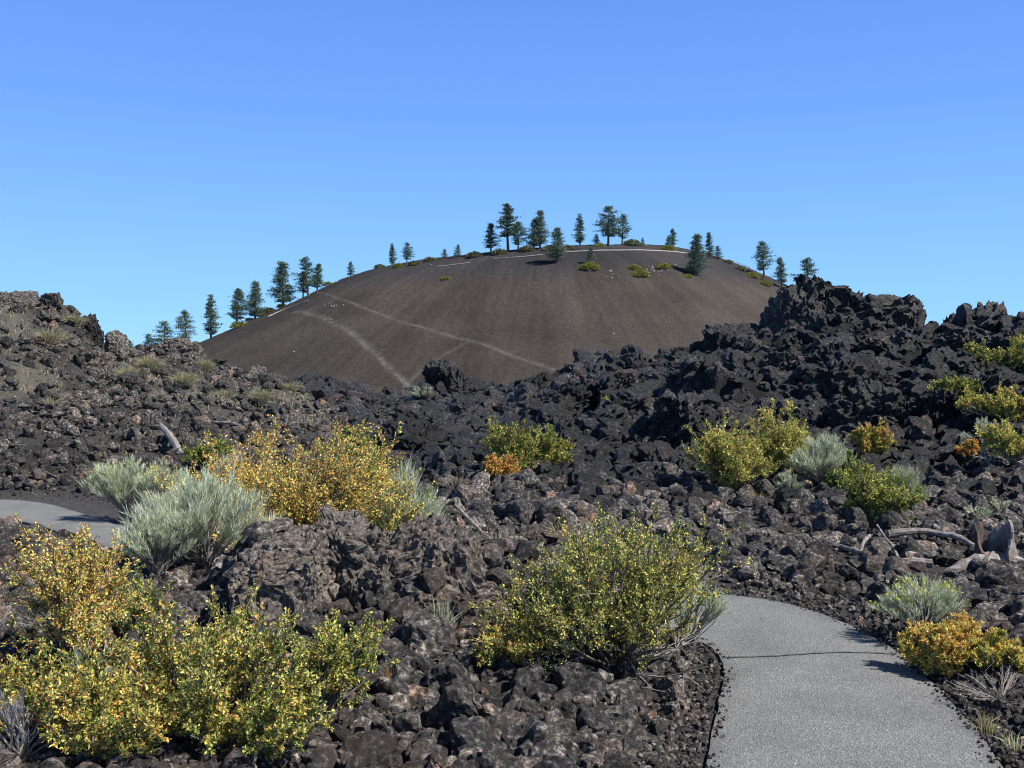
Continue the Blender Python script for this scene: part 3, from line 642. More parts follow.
def rb(px, y, seed, top, r, label, base=None, **k):
    p = place_at(px, y, base); h = max(rz(y, top) - p[2], .2); return put_bush(px, y, rabbitbrush(seed, r, h, **k), label, 'shrub', 'rabbitbrush_shrub', base=base)
def mid(fn, px, base, top, rpx, seed, label, **k):
    p = on(Hs, px, base, 10.3, 46, 1500); y = p[1]
    xm = (px - CX) / F * y; zz_ = (.12 if px > 940 and base < 482 else 0) + max(h1(xm, y), float(Hs(np.array([xm]), np.array([y]))[0]) + .03); k['base'] = CY - (zz_ - EYE) * F / y; top = min(top, k['base'] - .85 * (base - top))
    if fn is bb: k['lsz'] = .0022 * y
    else: k['sw'] = .0007 * y
    return fn(px, y, seed, min(top, base - 8), rpx * y / F, label, **k)
OW = (.18, .2, .36, .22, .04); GW = (.42, .24, .28, .05, .01); MW = (.30, .22, .31, .14, .03)
# lower left
bb(195, 4.4, 1, 585, .52, 'big yellow green bush with ochre tips filling the lower left corner', n_main=28, w=(.38, .22, .27, .12, .01), dens=1.2)
bb(318, 4.65, 2, 612, .36, 'spreading yellow green bush left of the foreground rubble, right of the big corner bush', n_main=17, w=GW, lean=(.12, 0), dens=1.2)
bb(72, 5.2, 3, 520, .24, 'tall narrow orange tipped bush with upright stems at the left edge', n_main=24, w=OW, topcol=(.02, .1, .4, .45, .05))
bb(30, 4.25, 31, 655, .3, 'low amber green bush below the tall narrow orange one at the left edge', n_main=15, w=MW)
bb(120, 4.2, 32, 640, .3, 'amber bush in front of the big corner bush at lower left', n_main=15, w=OW)
rb(84, 4.7, 4, 640, .17, 'small pale grey green sprig between the lower left bushes', n_main=14, strands=14, sw=.004)
bb(235, 4.15, 34, 662, .36, 'low green gold bush at the bottom edge in front of the big corner bush', n_main=22, w=(.4, .24, .27, .08, .01), dens=1.1)
bb(90, 4.0, 35, 668, .3, 'low amber green bush touching the bottom edge near the left corner', n_main=18, w=MW)
rb(20, 4.0, 5, 682, .3, 'leafless lavender grey twiggy brush in the bottom left corner', cols=((.24, .23, .30), (.17, .16, .2), (.33, .32, .38)), n_main=30, strands=8, sw=.003)
bb(132, 6.0, 33, 560, .18, 'small dark green bush beneath the pale brush left of the mound', n_main=8, w=(.6, .3, .1, .02, 0))
# round green bush beside the path
bb(615, 5.75, 6, 508, .62, 'large round yellow green bush beside the left edge of the path', n_main=54, w=GW, dens=1.15)
bb(520, 5.6, 7, 612, .24, 'low golden green side bush left of the round bush by the path', n_main=20, w=MW)
rb(690, 6.55, 8, 550, .24, 'pale grey green brush peeping out behind the round bush by the path', n_main=22, strands=20)
rb(640, 6.9, 9, 545, .22, 'pale tuft behind the crown of the round bush by the path', n_main=16, strands=18)
# mid left
bb(243, 8.9, 10, 426, .50, 'orange topped bush with yellow leaves, left half of the autumn thicket', n_main=42, w=OW, topcol=(.02, .05, .3, .58, .05), lsz=.024)
bb(308, 8.7, 11, 420, .50, 'orange and gold bush in the middle of the autumn thicket behind the mound', n_main=46, w=OW, topcol=(.02, .06, .36, .52, .04), lsz=.024)
bb(368, 9.0, 12, 436, .36, 'yellow green bush at the right end of the autumn thicket', n_main=30, w=MW, lsz=.024)
rb(205, 8.1, 13, 472, .62, 'large pale grey green brush with bare lower stems left of the autumn thicket', n_main=80, strands=34, sw=.008)
rb(158, 7.7, 131, 500, .34, 'smaller pale brush at the left foot of the large pale one', n_main=40, strands=28, sw=.008)
mid(rb, 125, 520, 455, 38, 14, 'pale brush with yellow flower tips beyond the left stretch of path', n_main=50, strands=30, tipc=(.55, .5, .06), tipfrac=.45)
mid(rb, 165, 520, 458, 30, 141, 'pale yellow tipped brush touching the orange sprig beyond the left path', n_main=40, strands=28, tipc=(.55, .48, .06), tipfrac=.35)
rb(398, 9.2, 15, 458, .40, 'pale brush behind the right end of the autumn thicket', n_main=44, strands=28, sw=.008)
rb(232, 11.8, 16, 446, .35, 'small pale brush under the leaning grey log', n_main=26, strands=22, sw=.009)
mid(bb, 212, 480, 432, 26, 17, 'dull olive bush behind the left side of the autumn thicket', n_main=16, w=(.6, .3, .08, .02, 0))
mid(bb, 349, 466, 424, 18, 18, 'dark olive bush on the rocks behind the autumn thicket', n_main=14, w=(.5, .35, .1, .05, 0))
# centre
mid(bb, 512, 484, 418, 30, 19, 'green bush with rusty lower left branches in the centre of the lava field', n_main=28, w=(.5, .34, .08, .06, .03))
mid(bb, 545, 480, 426, 24, 191, 'right hand green bush of the pair in the centre of the lava field', n_main=18, w=(.5, .36, .1, .03, .01))
mid(bb, 500, 492, 452, 18, 192, 'rust brown low bush at the foot of the central green bush', n_main=12, w=(.05, .1, .2, .4, .35))
mid(rb, 455, 500, 478, 24, 20, 'dry straw coloured twiggy bush left of the central green bush', cols=((.30, .25, .18), (.22, .18, .14), (.36, .26, .15)), n_main=26, strands=9)
mid(rb, 424, 410, 390, 15, 21, 'pale rounded brush in the gap below the cone', n_main=20, strands=18)
mid(rb, 406, 412, 395, 12, 22, 'second smaller pale brush left of the rounded one in the gap', n_main=18, strands=16)
mid(bb, 615, 436, 408, 20, 23, 'sparse yellow green bush on the dark ridge left of the large green bush', n_main=15, w=(.3, .4, .3, 0, 0))
mid(rb, 632, 402, 384, 10, 24, 'pale small brush high on the left part of the dark ridge', n_main=14, strands=16, cols=((.3, .33, .16), PALE, GREY))
mid(bb, 592, 438, 425, 10, 25, 'tiny yellow bush on the dark rocks above the centre bushes', n_main=8, w=(.2, .4, .4, 0, 0))
# right mid
mid(bb, 735, 502, 420, 44, 26, 'large green bush with gold tips left of the pale brush on the right', n_main=36, w=(.36, .38, .2, .05, .01), topcol=(.1, .3, .4, .18, .02))
mid(bb, 778, 492, 408, 32, 27, 'taller gold tipped bush joined to the large green bush on the right', n_main=24, w=(.34, .38, .2, .07, .01), topcol=(.1, .3, .4, .2, .02))
mid(rb, 822, 496, 432, 34, 28, 'pale silver brush between the green bushes on the right', n_main=52, strands=28)
mid(rb, 790, 502, 466, 15, 281, 'low silver tuft in front of the large green bush', n_main=20, strands=20)
mid(bb, 875, 470, 426, 26, 29, 'rust brown bush behind the silver brush on the right', n_main=16, w=(.25, .3, .15, .2, .1))
mid(bb, 872, 532, 462, 38, 30, 'bright yellow green bush above the dead branches on the right', n_main=28, w=(.4, .42, .18, 0, 0))
mid(rb, 902, 528, 460, 26, 301, 'pale green brush on the right flank of the bright yellow green bush', n_main=30, strands=26, cols=((.34, .38, .18), PALE, GREY))
mid(bb, 848, 500, 452, 18, 302, 'dull green bush between the silver brush and the bright bush', n_main=12, w=(.5, .4, .1, 0, 0))
grs = ((.38, .27, .13), (.30, .2, .1), (.45, .36, .2))
# far right slope
for k, (px, bs, top, r, lb, w) in enumerate([(1004, 398, 350, 46, 'olive bush highest on the slope at the right edge', (.4, .35, .2, .05, 0)), (1004, 436, 388, 40, 'golden olive bush in the middle of the right edge slope', (.25, .3, .3, .12, .03)),
    (958, 430, 396, 28, 'small dull olive bush on dark rock left of the right edge bushes', (.45, .35, .15, .05, 0)), (1012, 480, 430, 48, 'yellow spreading bush lowest on the right edge slope', (.2, .35, .38, .07, 0)), (968, 470, 452, 10, 'tiny rusty bush left of the yellow spreading one', (.05, .1, .2, .4, .25))]):
    mid(bb, px, bs, top, r, 60 + k, lb, n_main=22, w=w)
mid(rb, 982, 462, 424, 18, 66, 'pale green brush among the bushes on the right edge slope', n_main=26, strands=20)
# right near
rb(925, 6.75, 67, 572, .30, 'pale brush with yellow tips at the right edge of the path', n_main=44, strands=26, sw=.006, tipc=(.6, .58, .08), tipfrac=.3)
bb(955, 6.05, 68, 612, .26, 'bright orange gold bush beside the right edge of the path', n_main=34, w=(.03, .14, .42, .38, .03), lsz=.018, dens=1.4)
bb(925, 6.0, 681, 628, .16, 'golden low bush leaning over the right edge of the path', n_main=14, w=(.05, .2, .45, .28, .02), lsz=.018, dens=1.3)
bb(1005, 5.9, 69, 632, .27, 'yellow bush at the right picture edge beside the orange gold one', n_main=28, w=(.06, .3, .46, .16, .02), lsz=.018, dens=1.3)
rb(1000, 5.4, 691, 675, .26, 'dry leafless twigs below the yellow bush at the right', cols=((.34, .30, .25), (.26, .23, .2), (.42, .38, .3)), n_main=24, strands=5, sw=.003)
rb(975, 11.2, 70, 506, .28, 'pale upright brush behind the dead stump', n_main=26, strands=22, sw=.009)
rb(1000, 11.6, 701, 512, .25, 'short pale brush right behind the dead stump', n_main=20, strands=20, sw=.009)
# tufts of grass
def gr(px, y, seed, r, h, cols, label, n=150, bw=.004, w=None):
    o = link('grass_tuft', grass(seed, r, h, cols, w or [1] * len(cols), n, bw).mesh('grass_tuft', M['strand'])); o.location = place_at(px, y); tag(o, label, 'grass tuft')
gr(442, 5.75, 1, .13, .30, [PALE, GREY, (.35, .33, .2)], 'tall pale green grass tuft between the mound and the round bush', 130)
gr(395, 5.25, 2, .12, .16, [(.42, .27, .1), (.36, .2, .08)], 'rusty dry grass tuft at the tip of the lower left bushes', 90)
gr(460, 7.7, 3, .12, .24, [PALE, GREY], 'pale grass tuft behind the sloping slab', 110, .005)
gr(755, 12.2, 4, .16, .22, list(grs), 'straw coloured grass tuft at the foot of the large green bush', 110, .007)
gr(690, 12.4, 5, .16, .16, list(grs), 'short dry grass left of the large green bush', 80, .007)
gr(560, 8.6 + 1.6, 6, .18, .2, [(.4, .3, .17), (.35, .33, .22)], 'dry grass tuft behind the round bush', 90, .006)
gr(590, 10.6, 7, .16, .26, [(.5, .3, .12), (.4, .3, .17)], 'orange dry grass tuft above the crown of the round bush', 90, .006)
gr(215, 12.6, 8, .2, .25, list(grs), 'dry grass tuft at the path edge under the pale brushes', 90, .007)
gr(985, 5.0, 9, .10, .14, [(.5, .42, .2), (.4, .36, .15)], 'yellow dry grass at the bottom right edge of the path', 60, .004)
gr(500, 9.9, 10, .2, .24, [(.33, .3, .22), GREY], 'grey dry grass tuft on the berm left of the round bush', 90, .006)
gr(1015, 4.75, 11, .1, .12, [(.5, .42, .2), PALE], 'small yellowish grass tuft in the bottom right corner', 50, .004)
# small plants on the left scree
for k, (px, py, r, h, lb) in enumerate([(50, 350, .7, .5, 'faded yellow green patch of brush high on the left scree'), (48, 416, .5, .3, 'small olive tuft on the lower left scree'), (97, 372, .5, .4, 'grey green tuft in the middle of the left scree'), (128, 388, .5, .4, 'pale tuft right of the broken outcrop on the left scree'),
        (150, 378, .6, .45, 'grey yellow brush patch below the skyline dip at left'), (185, 395, .6, .45, 'pale brush patch on the lower right of the left scree'), (205, 378, .5, .45, 'olive brush patch in front of the foot of the cone'), (225, 405, .5, .4, 'pale straw patch below the lava ledge at left'), (75, 335, .5, .35, 'thin yellowish tuft under the skyline knob'),
        (262, 412, .5, .45, 'grey green brush patch left of the autumn thicket top'), (290, 400, .5, .4, 'faint pale patch below the lava ledges')]):
    p = on(lambda a, b: Hs(a, b), px, py, 16, 46, 900); p[2] = h1(p[0], p[1]) 
    o = link('brush_tuft', grass(200 + k, r * .8, h * 1.2, [(.30, .28, .13), (.26, .27, .18), (.36, .33, .2)], [1, 1, 1], 520, .011).mesh('brush_tuft', M['strand'])); o.location = p; tag(o, lb, 'brush tuft')

gq = np.random.default_rng(77); k = 90000; u_ = gq.uniform(-150, 440, k); y_ = np.exp(gq.uniform(math.log(19), math.log(44), k)); x_ = (u_ - CX) / F * y_
kp = gq.random(k) < tanpatch(x_, y_) * .5; x_, y_ = x_[kp], y_[kp]; clump = sstep(-.05, .3, fbm(np.stack([x_ * 1.7, y_ * 1.7, 0 * x_], 1), 2)); kp = gq.random(len(x_)) < clump; x_, y_ = x_[kp], y_[kp]; k = len(x_)
B = np.stack([x_, y_, H(x_, y_) - .01], 1); D = np.stack([gq.normal(0, .5, k), gq.normal(0, .5, k), np.ones(k)], 1)
V, Fc, c = leaves(B, D, gq.uniform(.07, .2, k), gq.uniform(.012, .03, k), pal(gq, k, [(.32, .29, .18), (.27, .28, .15), (.26, .25, .2), (.38, .34, .24)], [1, 1, 1, 1]), gq)
tag(link('dry_grass', mesh_np('dry_grass', V, Fc, M['strand'], c)), 'sparse dry grass growing between the stones of the left slope', 'dry grass', kind='stuff')

# ------------------------------------------------------------------ dead wood
def limb(name, pts, r0, r1, mat, label=None, cat=None, sides=9, seed=0, parent=None):
    P = catmull(pts, 6); n = len(P); rad = np.linspace(r0, r1, n) * (1 + .18 * perlin(np.stack([np.linspace(0, 6, n), np.full(n, seed), np.zeros(n)], 1)))
    V, Fq = tube(P, rad, sides); nrm = V - np.repeat(P, sides, axis=0)
    V = V + nrm * (.35 * fbm(V * np.array([9, 9, 9]) + seed, 3))[:, None]
    mb = MB(); mb.add(V, Fq); k = len(V)
    capA = np.array([[0, j, j + 1, 0] for j in range(1, sides - 1)])[:, [0, 1, 2]]
    me = mb.mesh(name, mat, False)
    bm = bmesh.new(); bm.from_mesh(me); bm.verts.ensure_lookup_table()
    for s0 in (0, k - sides):
        try: bm.faces.new([bm.verts[s0 + j] for j in range(sides)])
        except ValueError: pass
    bm.to_mesh(me); bm.free()
    o = link(name, me, parent)
    if label: tag(o, label, cat)
    return o
def wp(px, py, y): return ((px - CX) / F * y, y, rz(y, py))
def gp(px, y, dz): x = (px - CX) / F * y; return (x, y, h1(x, y) + dz)
limb('dead_log', [wp(888, 534, 9.9), wp(915, 531, 9.9), wp(935, 533, 9.85), wp(958, 537, 9.7), wp(976, 547, 9.5)], .036, .02, M['dead'], 'grey weathered log lying behind the forked branch beside the stump', 'log', seed=1)
limb('dead_branch', [wp(840, 546, 9.4), wp(858, 552, 9.1), wp(876, 558, 8.85), wp(890, 562, 8.75), wp(912, 562, 8.7), wp(932, 564, 8.65)], .018, .04, M['dead'], 'long thin bleached branch lying on the rocks beyond the path', 'branch', seed=2)
limb('dead_branch', [wp(860, 556, 9.15), wp(863, 543, 9.2), wp(870, 535, 9.3)], .02, .012, M['dead'], 'short upright bleached stick rising from the thin branch', 'branch', seed=3)
limb('dead_branch', [wp(877, 525, 9.9), wp(885, 537, 9.6), wp(893, 547, 9.35), wp(898, 558, 9.1)], .009, .014, M['dead'], 'slim slanting stick between the log and the thin branch', 'branch', seed=4)
limb('dead_log', [gp(161, 19.5, .32), gp(171, 18.6, .26), gp(181, 17.8, .12)], .055, .07, M['twig'], 'leaning grey log on the left scree above the pale brush', 'log', seed=5)
limb('dead_log', [gp(213, 23, .15), gp(232, 22.6, .12), gp(245, 22, .1)], .03, .04, M['dead'], 'thin pale log lying on the scree right of the leaning log', 'log', seed=6)
limb('dead_branch', [wp(455, 505, 9.2), wp(470, 520, 8.9), wp(483, 534, 8.6)], .012, .018, M['dead'], 'bare grey stick lying below the straw coloured bush', 'branch', seed=7)
# stump: split shell with charred hollow and bleached outer side
def stump():
    px, y = 994, 8.9; base = np.array(gp(px, y, -.09)); o = empty('tree_stump', base, 0, 1.15); tag(o, 'split dead stump with bleached top and charred hollow at the right edge', 'stump')
    def shell(a0, a1, hts, r0, r1, th, mat, nm, seed):
        V = []; Fq = []; na, nh = 22, 14
        for side in (0, 1):
            for i in range(na):
                a = a0 + (a1 - a0) * i / (na - 1); ht = np.interp(i / (na - 1), np.linspace(0, 1, len(hts)), hts) * (1 + .18 * perlin(np.array([[i * .9, seed, 0.]]))[0])
                for j in range(nh):
                    t = j / (nh - 1); rr_ = (r0 * (1 - t) ** 2 + r1 * (1 - (1 - t) ** 2)) * (1 + .22 * perlin(np.array([[a * 3.5, t * 1.5, seed]]))[0] + .10 * perlin(np.array([[a * 14, t * 2, seed + 3.]]))[0]) - side * th * (1 - .6 * t)
                    V.append((math.cos(a) * rr_, math.sin(a) * rr_, ht * t))
        idx = lambda s, i, j: s * na * nh + i * nh + j
        for i in range(na - 1):
            for j in range(nh - 1):
                Fq.append((idx(0, i, j), idx(0, i + 1, j), idx(0, i + 1, j + 1), idx(0, i, j + 1))); Fq.append((idx(1, i, j), idx(1, i, j + 1), idx(1, i + 1, j + 1), idx(1, i + 1, j)))
            Fq.append((idx(0, i, nh - 1), idx(0, i + 1, nh - 1), idx(1, i + 1, nh - 1), idx(1, i, nh - 1)))
        for j in range(nh - 1):
            Fq.append((idx(0, 0, j), idx(0, 0, j + 1), idx(1, 0, j + 1), idx(1, 0, j))); Fq.append((idx(0, na - 1, j), idx(1, na - 1, j), idx(1, na - 1, j + 1), idx(0, na - 1, j + 1)))
        return link(nm, mesh_np(nm, V, Fq, mat), o)
    shell(R(-70), R(85), (.2, .33, .42, .36, .3), .24, .13, .045, M['dead'], 'bleached_shell', 1.)
    shell(R(90), R(235), (.3, .4, .36, .2, .1), .20, .12, .05, M['char'], 'charred_shell', 2.)
    for k, (dx, dy, dz) in enumerate([(-.34, -.1, .06), (.25, -.25, .0), (-.2, -.28, .02)]):
        limb('root', [(0, 0, .12), (dx * .5, dy * .5, .11), (dx, dy, dz), (dx * 1.3, dy * 1.2, dz - .04)], .07, .025, M['dead'], seed=10 + k, parent=o)
stump()
p = on(Hs, 518, 394, 30, 60, 900); limb('marker_post', [(p[0], p[1], p[2] - .1), (p[0], p[1], p[2] + .45), (p[0] + .02, p[1], p[2] + .75)], .05, .045, M['rail'], 'small white upright post in front of the foot of the cone', 'post', seed=20)

# ------------------------------------------------------------------ pines
def pine(seed, h, wid, bare=.12, dens=1.0, taper=1.0, gap=0., blue=0.):
    """returns (trunk mesh, crown mesh); h metres, wid crown radius"""
    g = np.random.default_rng(seed); z = np.linspace(0, h, 9); P = np.stack([g.normal(0, .06, 9).cumsum() * .5, g.normal(0, .06, 9).cumsum() * .5, z], 1); P[0] = 0
    mt_ = MB(); mt_.add(*tube(P, np.linspace(.022 * h, .003 * h, 9) + .02, 7)); LP = []; LD = []; LW = []
    nw = int(20 * dens + h * .6); a0_ = g.uniform(0, 6.28)
    for i in range(nw):
        t = bare + (1 - bare) * (i + g.random()) / nw; zc = t * h; tt_ = (t - bare) / (1 - bare)
        prof = wid * min(1, (1 - tt_) ** .75 * taper * 1.05 + .05) * min(1, .45 + tt_ * 3.2)
        for j in range(int(g.integers(4, 7))):
            if g.random() < gap: continue
            az = g.uniform(0, 6.283); L = prof * g.uniform(.45, 1.25) * (1 + .25 * math.cos(az - a0_)); p0 = np.array([np.interp(zc, z, P[:, 0]), np.interp(zc, z, P[:, 1]), zc]); d = np.array([math.cos(az), math.sin(az), g.uniform(-.12, .3)])
            tip = p0 + d * L; mt_.add(*tube(np.array([p0, (p0 + tip) / 2 + [0, 0, -.04 * L], tip]), [.01 * h * .45, .005 * h * .45, .02], 3))
            k = int(20 + 26 * L / wid); s = g.uniform(.18, 1.05, (k, 1)); q = p0 + d * L * s + g.normal(0, .11, (k, 3)) * wid * np.array([1, 1, .6])
            LP.append(q); LD.append(d + g.normal(0, .8, (k, 3)) + [0, 0, .35]); LW.append(np.full(k, 1.))
    LP, LD = np.concatenate(LP), np.concatenate(LD); n = len(LP); sz = .034 * h + .12
    c = pal(g, n, [(.09, .14, .10), (.13, .19, .11), (.09, .15, .14), (.19, .25, .14)], [.4, .3, .2, .1])
    ml = MB(); V, Fc, cc = leaves(LP, LD, sz * g.uniform(.5, 1.2, n), sz * g.uniform(.25, .5, n), c, g); ml.add(V, Fc, cc)
    return mt_.mesh('trunk', M['bark']), ml.mesh('crown', M['needle'])
PM = {'cone': [pine(900 + k, 15, 3.3, .06 + .03 * k, 1.1, 1.0, .06 * k) for k in range(6)], 'slim': [pine(920 + k, 15, 2.7, .1, 1.0, .9, .1) for k in range(2)],
      'tall': [pine(940, 18, 2.8, .32, .8, 1.5, .35)], 'open': [pine(950 + k, 15, 3.4, .22, .8, 1.4, .3) for k in range(3)], 'tiny': [pine(960 + k, 6, 1.7, .05, .6) for k in range(2)]}
HT = {'cone': 15, 'slim': 15, 'tall': 18, 'open': 15, 'tiny': 6}
TREES = [(127, 352, 341, 'tiny', 'tiny pine tip leftmost on the horizon behind the left slope'), (146, 352, 335, 'tiny', 'small pine tip second from the left behind the left slope'), (165, 350, 321, 'open', 'loose low pine beside the brown skyline outcrop at left'),
 (187, 345, 311, 'open', 'wide bluish pine just left of where the cone flank begins'), (211, 334, 296, 'slim', 'slim conical pine, first standing clear on the left flank of the cone'), (236, 322, 289, 'cone', 'conical pine second up the left flank of the cone'), (255, 313, 282, 'cone', 'conical pine third up the left flank of the cone'),
 (283, 302, 262, 'cone', 'tall dense pine alone halfway up the left flank of the cone'), (308, 295, 257, 'open', 'tallest pine of the tight cluster on the left shoulder'), (317, 292, 264, 'cone', 'right hand pine of the tight cluster on the left shoulder'), (303, 297, 272, 'cone', 'short bushy front pine of the tight cluster on the left shoulder'),
 (351, 275, 262, 'tiny', 'tiny lone pine on the left shoulder of the cone'), (392, 265, 244, 'slim', 'left pine of the small pair on the left rim'), (407, 264, 243, 'open', 'right pine of the small pair on the left rim'), (445, 258, 249, 'tiny', 'tiny pine left of two on the rim'), (458, 257, 245, 'tiny', 'tiny pine right of two on the rim'),
 (491, 253, 224, 'cone', 'medium pine left of the tallest pine on the rim'), (508, 252, 205, 'tall', 'tallest pine on the rim with bare lower trunk'), (518, 251, 222, 'open', 'loose pine leaning close to the right of the tallest pine'), (534, 249, 219, 'cone', 'left stem of the dense pine pair near the rim centre'), (540, 249, 211, 'cone', 'taller right stem of the dense pine pair near the rim centre'),
 (558, 263, 228, 'cone', 'green pine standing in front of the pale rim rail'), (580, 245, 215, 'slim', 'slim lone pine between the rail pine and the right pair'), (589, 264, 247, 'tiny', 'short dark bush like pine below the rail above the yellow shrub'), (597, 245, 234, 'tiny', 'tiny pine left of the right pair on the rim'),
 (608, 245, 207, 'open', 'taller pine of the open crowned pair right of the rim centre'), (622, 245, 214, 'open', 'shorter right pine of the open crowned pair'), (643, 246, 238, 'tiny', 'tiny pine alone between the open pair and the right rim'), (672, 248, 229, 'cone', 'small dark pine on the rim left of the large front pine'), (668, 248, 236, 'tiny', 'tiny pine touching the small dark pine on the right rim'),
 (694, 275, 235, 'cone', 'large dense pine below the rim on the right face of the cone'), (710, 258, 233, 'slim', 'pine behind the right side of the large front pine'), (718, 259, 246, 'tiny', 'tiny pine at the right end of the rim trees'), (764, 278, 242, 'open', 'tall loose pine on the right flank of the cone'), (782, 288, 258, 'cone', 'rounded green pine right of the loose one on the right flank'),
 (808, 296, 258, 'open', 'pine top rising behind the tallest lava crag')]
for k, (px, base, top, kd, lb) in enumerate(TREES):
    p = on_cone(px, base) ; hh = (base - top) * p[1] / F; tr, cr = PM[kd][k % len(PM[kd])]
    zb = p[2] - .1; o = empty('pine_tree', (p[0], p[1], zb), random.uniform(0, 6.28), (rz(p[1], top) - zb) / HT[kd]); tag(o, lb, 'pine tree', 'pines on the cinder cone')
    q_ = random.uniform(1.15, 1.5); o.scale[0] *= q_; o.scale[1] *= q_; o.rotation_euler = (random.gauss(0, .035), random.gauss(0, .035), random.uniform(0, 6.28))
    link('trunk', tr, o); link('crown', cr, o)
# low shrubs on the cone
def mound(seed, cols, w):
    g = np.random.default_rng(seed); n = 900; v = unit(g.normal(size=(n, 3))); v[:, 2] = np.abs(v[:, 2]); v *= (1 + .3 * perlin(v * 2 + seed))[:, None] * g.uniform(.6, 1, (n, 1)); v[:, 2] *= .8
    ml = MB(); V, Fc, c = leaves(v, v + g.normal(0, .7, (n, 3)), .2, .12, pal(g, n, cols, w), g); ml.add(V, Fc, c); return ml.mesh('low_shrub', M['leaf'])
YG = [(.20, .22, .04), (.30, .29, .06), (.14, .17, .04)]; OG = [(.13, .14, .06), (.2, .19, .09), (.10, .11, .06)]
mnd = [mound(1, YG, [1, 1, 1]), mound(2, YG, [1, 1, 1]), mound(3, OG, [1, 1, 1]), mound(4, OG, [1, 1, 1])]
LOW = [(446, 279, 2.2, 0, 'yellow green shrub alone on the upper left face of the cone'), (590, 269, 4.6, 1, 'bright yellow green shrub under the short dark pine on the cone'), (586, 267, 2.5, 0, 'small yellow green shrub left of the bright one on the cone'), (634, 269, 3.2, 1, 'upper yellow green shrub of the pair right of the rim centre'), (640, 276, 4.2, 0, 'lower wide yellow green shrub of the pair right of the rim centre'),
 (664, 268, 3.4, 1, 'yellow green shrub left of the large front pine'), (688, 277, 2.2, 0, 'small yellow green shrub at the foot of the large front pine'), (240, 327, 4.4, 0, 'yellow green shrub on the left flank of the cone near its edge'), (250, 320, 2.6, 2, 'olive shrub above the yellow green one on the left flank'), (268, 311, 4.6, 3, 'wide grey olive shrub between pines on the left flank'), (282, 307, 2.8, 0, 'yellow green shrub at the foot of the tall dense left pine'), (262, 316, 3, 2, 'grey olive shrub beneath the wide one on the left flank'),
 (195, 343, 2.6, 0, 'yellow green shrub where the left flank meets the lava'), (328, 282, 3, 1, 'yellow green shrub just right of the left pine cluster'), (380, 268, 3, 2, 'olive shrub left of the small rim pair'), (398, 267, 3, 0, 'green shrub at the foot of the small rim pair'), (414, 265, 3.2, 2, 'olive shrub right of the small rim pair'), (430, 261, 3.2, 3, 'olive shrub on the rim between the pairs'), (475, 257, 4, 2, 'grey olive shrub on the rim left of the medium pine'), (500, 254, 4, 3, 'olive shrub between the medium pine and the tallest pine'),
 (527, 251, 4, 2, 'olive shrub behind the rail near the dense pair'), (550, 250, 3.6, 0, 'yellow green shrub behind the rail pine'), (568, 249, 3.2, 3, 'olive shrub right of the rail pine'), (632, 245.5, 4.5, 2, 'brown olive shrub right of the open crowned pair'), (600, 246.5, 2.6, 0, 'yellow green shrub at the foot of the open crowned pair'), (668, 250, 3.6, 0, 'yellow green shrub under the small dark rim pine'), (728, 263, 2.6, 2, 'olive shrub on the right rim end'), (752, 277, 3.6, 0, 'yellow green shrub on the right flank below the loose pine'), (765, 285, 3.4, 1, 'yellow green shrub lower on the right flank'), (740, 270, 3, 2, 'grey olive shrub at the right shoulder'),
 (388, 377, .8, 0, 'small green tuft near the foot of the slanting trail')]
for px, py, s, k, lb in LOW:
    p = on_cone(px, py); o = link('low_shrub', mnd[k]); s *= .85; o.location = (p[0], p[1], p[2] - .2); o.scale = (s, s * .8, s * .8); o.rotation_euler = (0, 0, random.uniform(-.5, .5)); tag(o, lb, 'low shrub', 'low shrubs on the cinder cone')
# rails along the rim
def rail(pts, label, step, hgt, thick):
    P = [on_cone(*q) for q in pts]; P = catmull(P, 8); o = empty('rim_rail', P[0]); tag(o, label, 'guard rail'); P = P - P[0]
    Q = P.copy(); x_ = Q[:, 0] + o.location[0]; y_ = Q[:, 1] + o.location[1]; Q[:, 2] = cone(x_, y_) - o.location[2] + hgt
    V = []; Fq = []
    for i, q in enumerate(Q):
        for dy, dz in ((-.08, -thick), (-.08, thick), (.08, thick), (.08, -thick)): V.append(q + np.array([0, dy, dz]))
        if i:
            a = 4 * i - 4
            for j in range(4): Fq.append((a + j, a + (j + 1) % 4, a + 4 + (j + 1) % 4, a + 4 + j))
    link('rail', mesh_np('rail', V, Fq, M['rail']), o)
    L = np.concatenate([[0], np.cumsum(np.linalg.norm(np.diff(Q, axis=0), axis=1))])
    for s in np.arange(0, L[-1], step):
        q = np.array([np.interp(s, L, Q[:, k]) for k in range(3)]); q = q + np.array([0, .2, 0]); w = .14
        V = [(q[0] + a * w, q[1] + b_ * w * .5, q[2] + c * (hgt * .5 + .25) - hgt * .5) for c in (-1, 1) for a, b_ in ((-1, -1), (1, -1), (1, 1), (-1, 1))]
        link('post', mesh_np('post', V, [(0, 1, 2, 3), (4, 5, 6, 7), (0, 1, 5, 4), (1, 2, 6, 5), (2, 3, 7, 6), (3, 0, 4, 7)], M['rail']), o)
rail([(548, 254.5), (575, 252.5), (600, 251.5), (630, 251.2), (660, 252), (688, 254.5)], 'long pale guard rail along the right half of the rim', 7, .5, .15)
rail([(494, 259.5), (515, 258), (532, 256.5), (543, 255.5)], 'shorter pale rail left of the rail pine', 5, .4, .11)
rail([(438, 267), (455, 265), (470, 263)], 'faint low rail at the left end of the rim road', 6, .3, .1)
rail([(720, 259.5), (735, 264), (750, 270)], 'thin rail descending at the right end of the rim', 6, .9, .07)
P = [wp_ for wp_ in (on_cone(268, 317), on_cone(285, 309.5), on_cone(308, 301))]
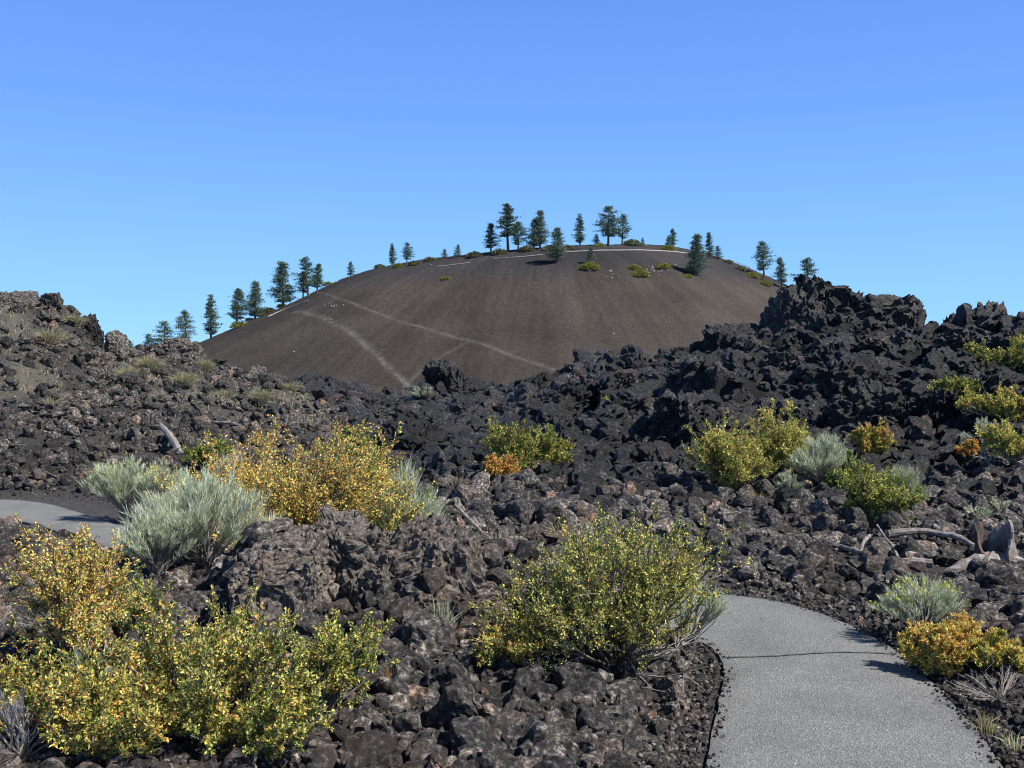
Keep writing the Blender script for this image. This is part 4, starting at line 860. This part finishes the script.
limb('fallen_log', [tuple(q + np.array([0, 0, .15])) for q in P], .2, .16, M['rail'], 'long white fallen trunk lying on the left shoulder of the cone', 'log', seed=30)

# ------------------------------------------------------------------ camera, light, sky
cam = bpy.data.cameras.new('camera'); co = bpy.data.objects.new('camera', cam); col.objects.link(co); co.location = (0, 0, EYE); co.rotation_euler = (R(90), 0, 0)
cam.sensor_width = 36; cam.lens = F / 1024 * 36; cam.clip_end = 20000; cam.clip_start = .05; scene.camera = co
EL, AZ = R(47), math.atan2(.93, -.42)   # sun to the right, somewhat behind the viewer
sd = Vector((math.cos(EL) * .912, -math.cos(EL) * .410, math.sin(EL)))
sl = bpy.data.lights.new('sun', 'SUN'); sl.energy = 5.0; sl.angle = R(.53); sl.color = (1, .96, .89); so = bpy.data.objects.new('sun', sl); col.objects.link(so); so.rotation_euler = sd.to_track_quat('Z', 'Y').to_euler()
w = bpy.data.worlds.new('World'); scene.world = w; w.use_nodes = True; nt = w.node_tree; bg = nt.nodes['Background']; sky = nt.nodes.new('ShaderNodeTexSky'); sky.sky_type = 'NISHITA'
sky.sun_disc = False; sky.sun_elevation = EL; sky.sun_rotation = math.atan2(sd.x, sd.y); sky.altitude = 2500; sky.air_density = 1.0; sky.dust_density = .0; sky.ozone_density = 4.0
tc = nt.nodes.new('ShaderNodeTexCoord'); sx_ = nt.nodes.new('ShaderNodeSeparateXYZ'); nt.links.new(tc.outputs['Generated'], sx_.inputs[0])
deep = ramp(nt, sx_.outputs['Z'], [(0, (1.74, 3.95, 6.3)), (.10, (1.48, 3.42, 6.2)), (.24, (.98, 2.4, 5.9)), (.36, (.74, 1.88, 5.5)), (.55, (.2, .5, 1.4)), (1, (.12, .3, .8))])
tint = mixc(nt, 'MIX', .85, sky.outputs[0], deep); nt.links.new(tint, bg.inputs[0]); bg.inputs[1].default_value = .118
vs = scene.view_settings; vs.view_transform = 'Standard'; vs.look = 'None'; vs.exposure = .6; vs.gamma = 1
scene.render.engine = 'CYCLES'; scene.cycles.pixel_filter_type = 'BLACKMAN_HARRIS'; scene.cycles.filter_width = 1.05
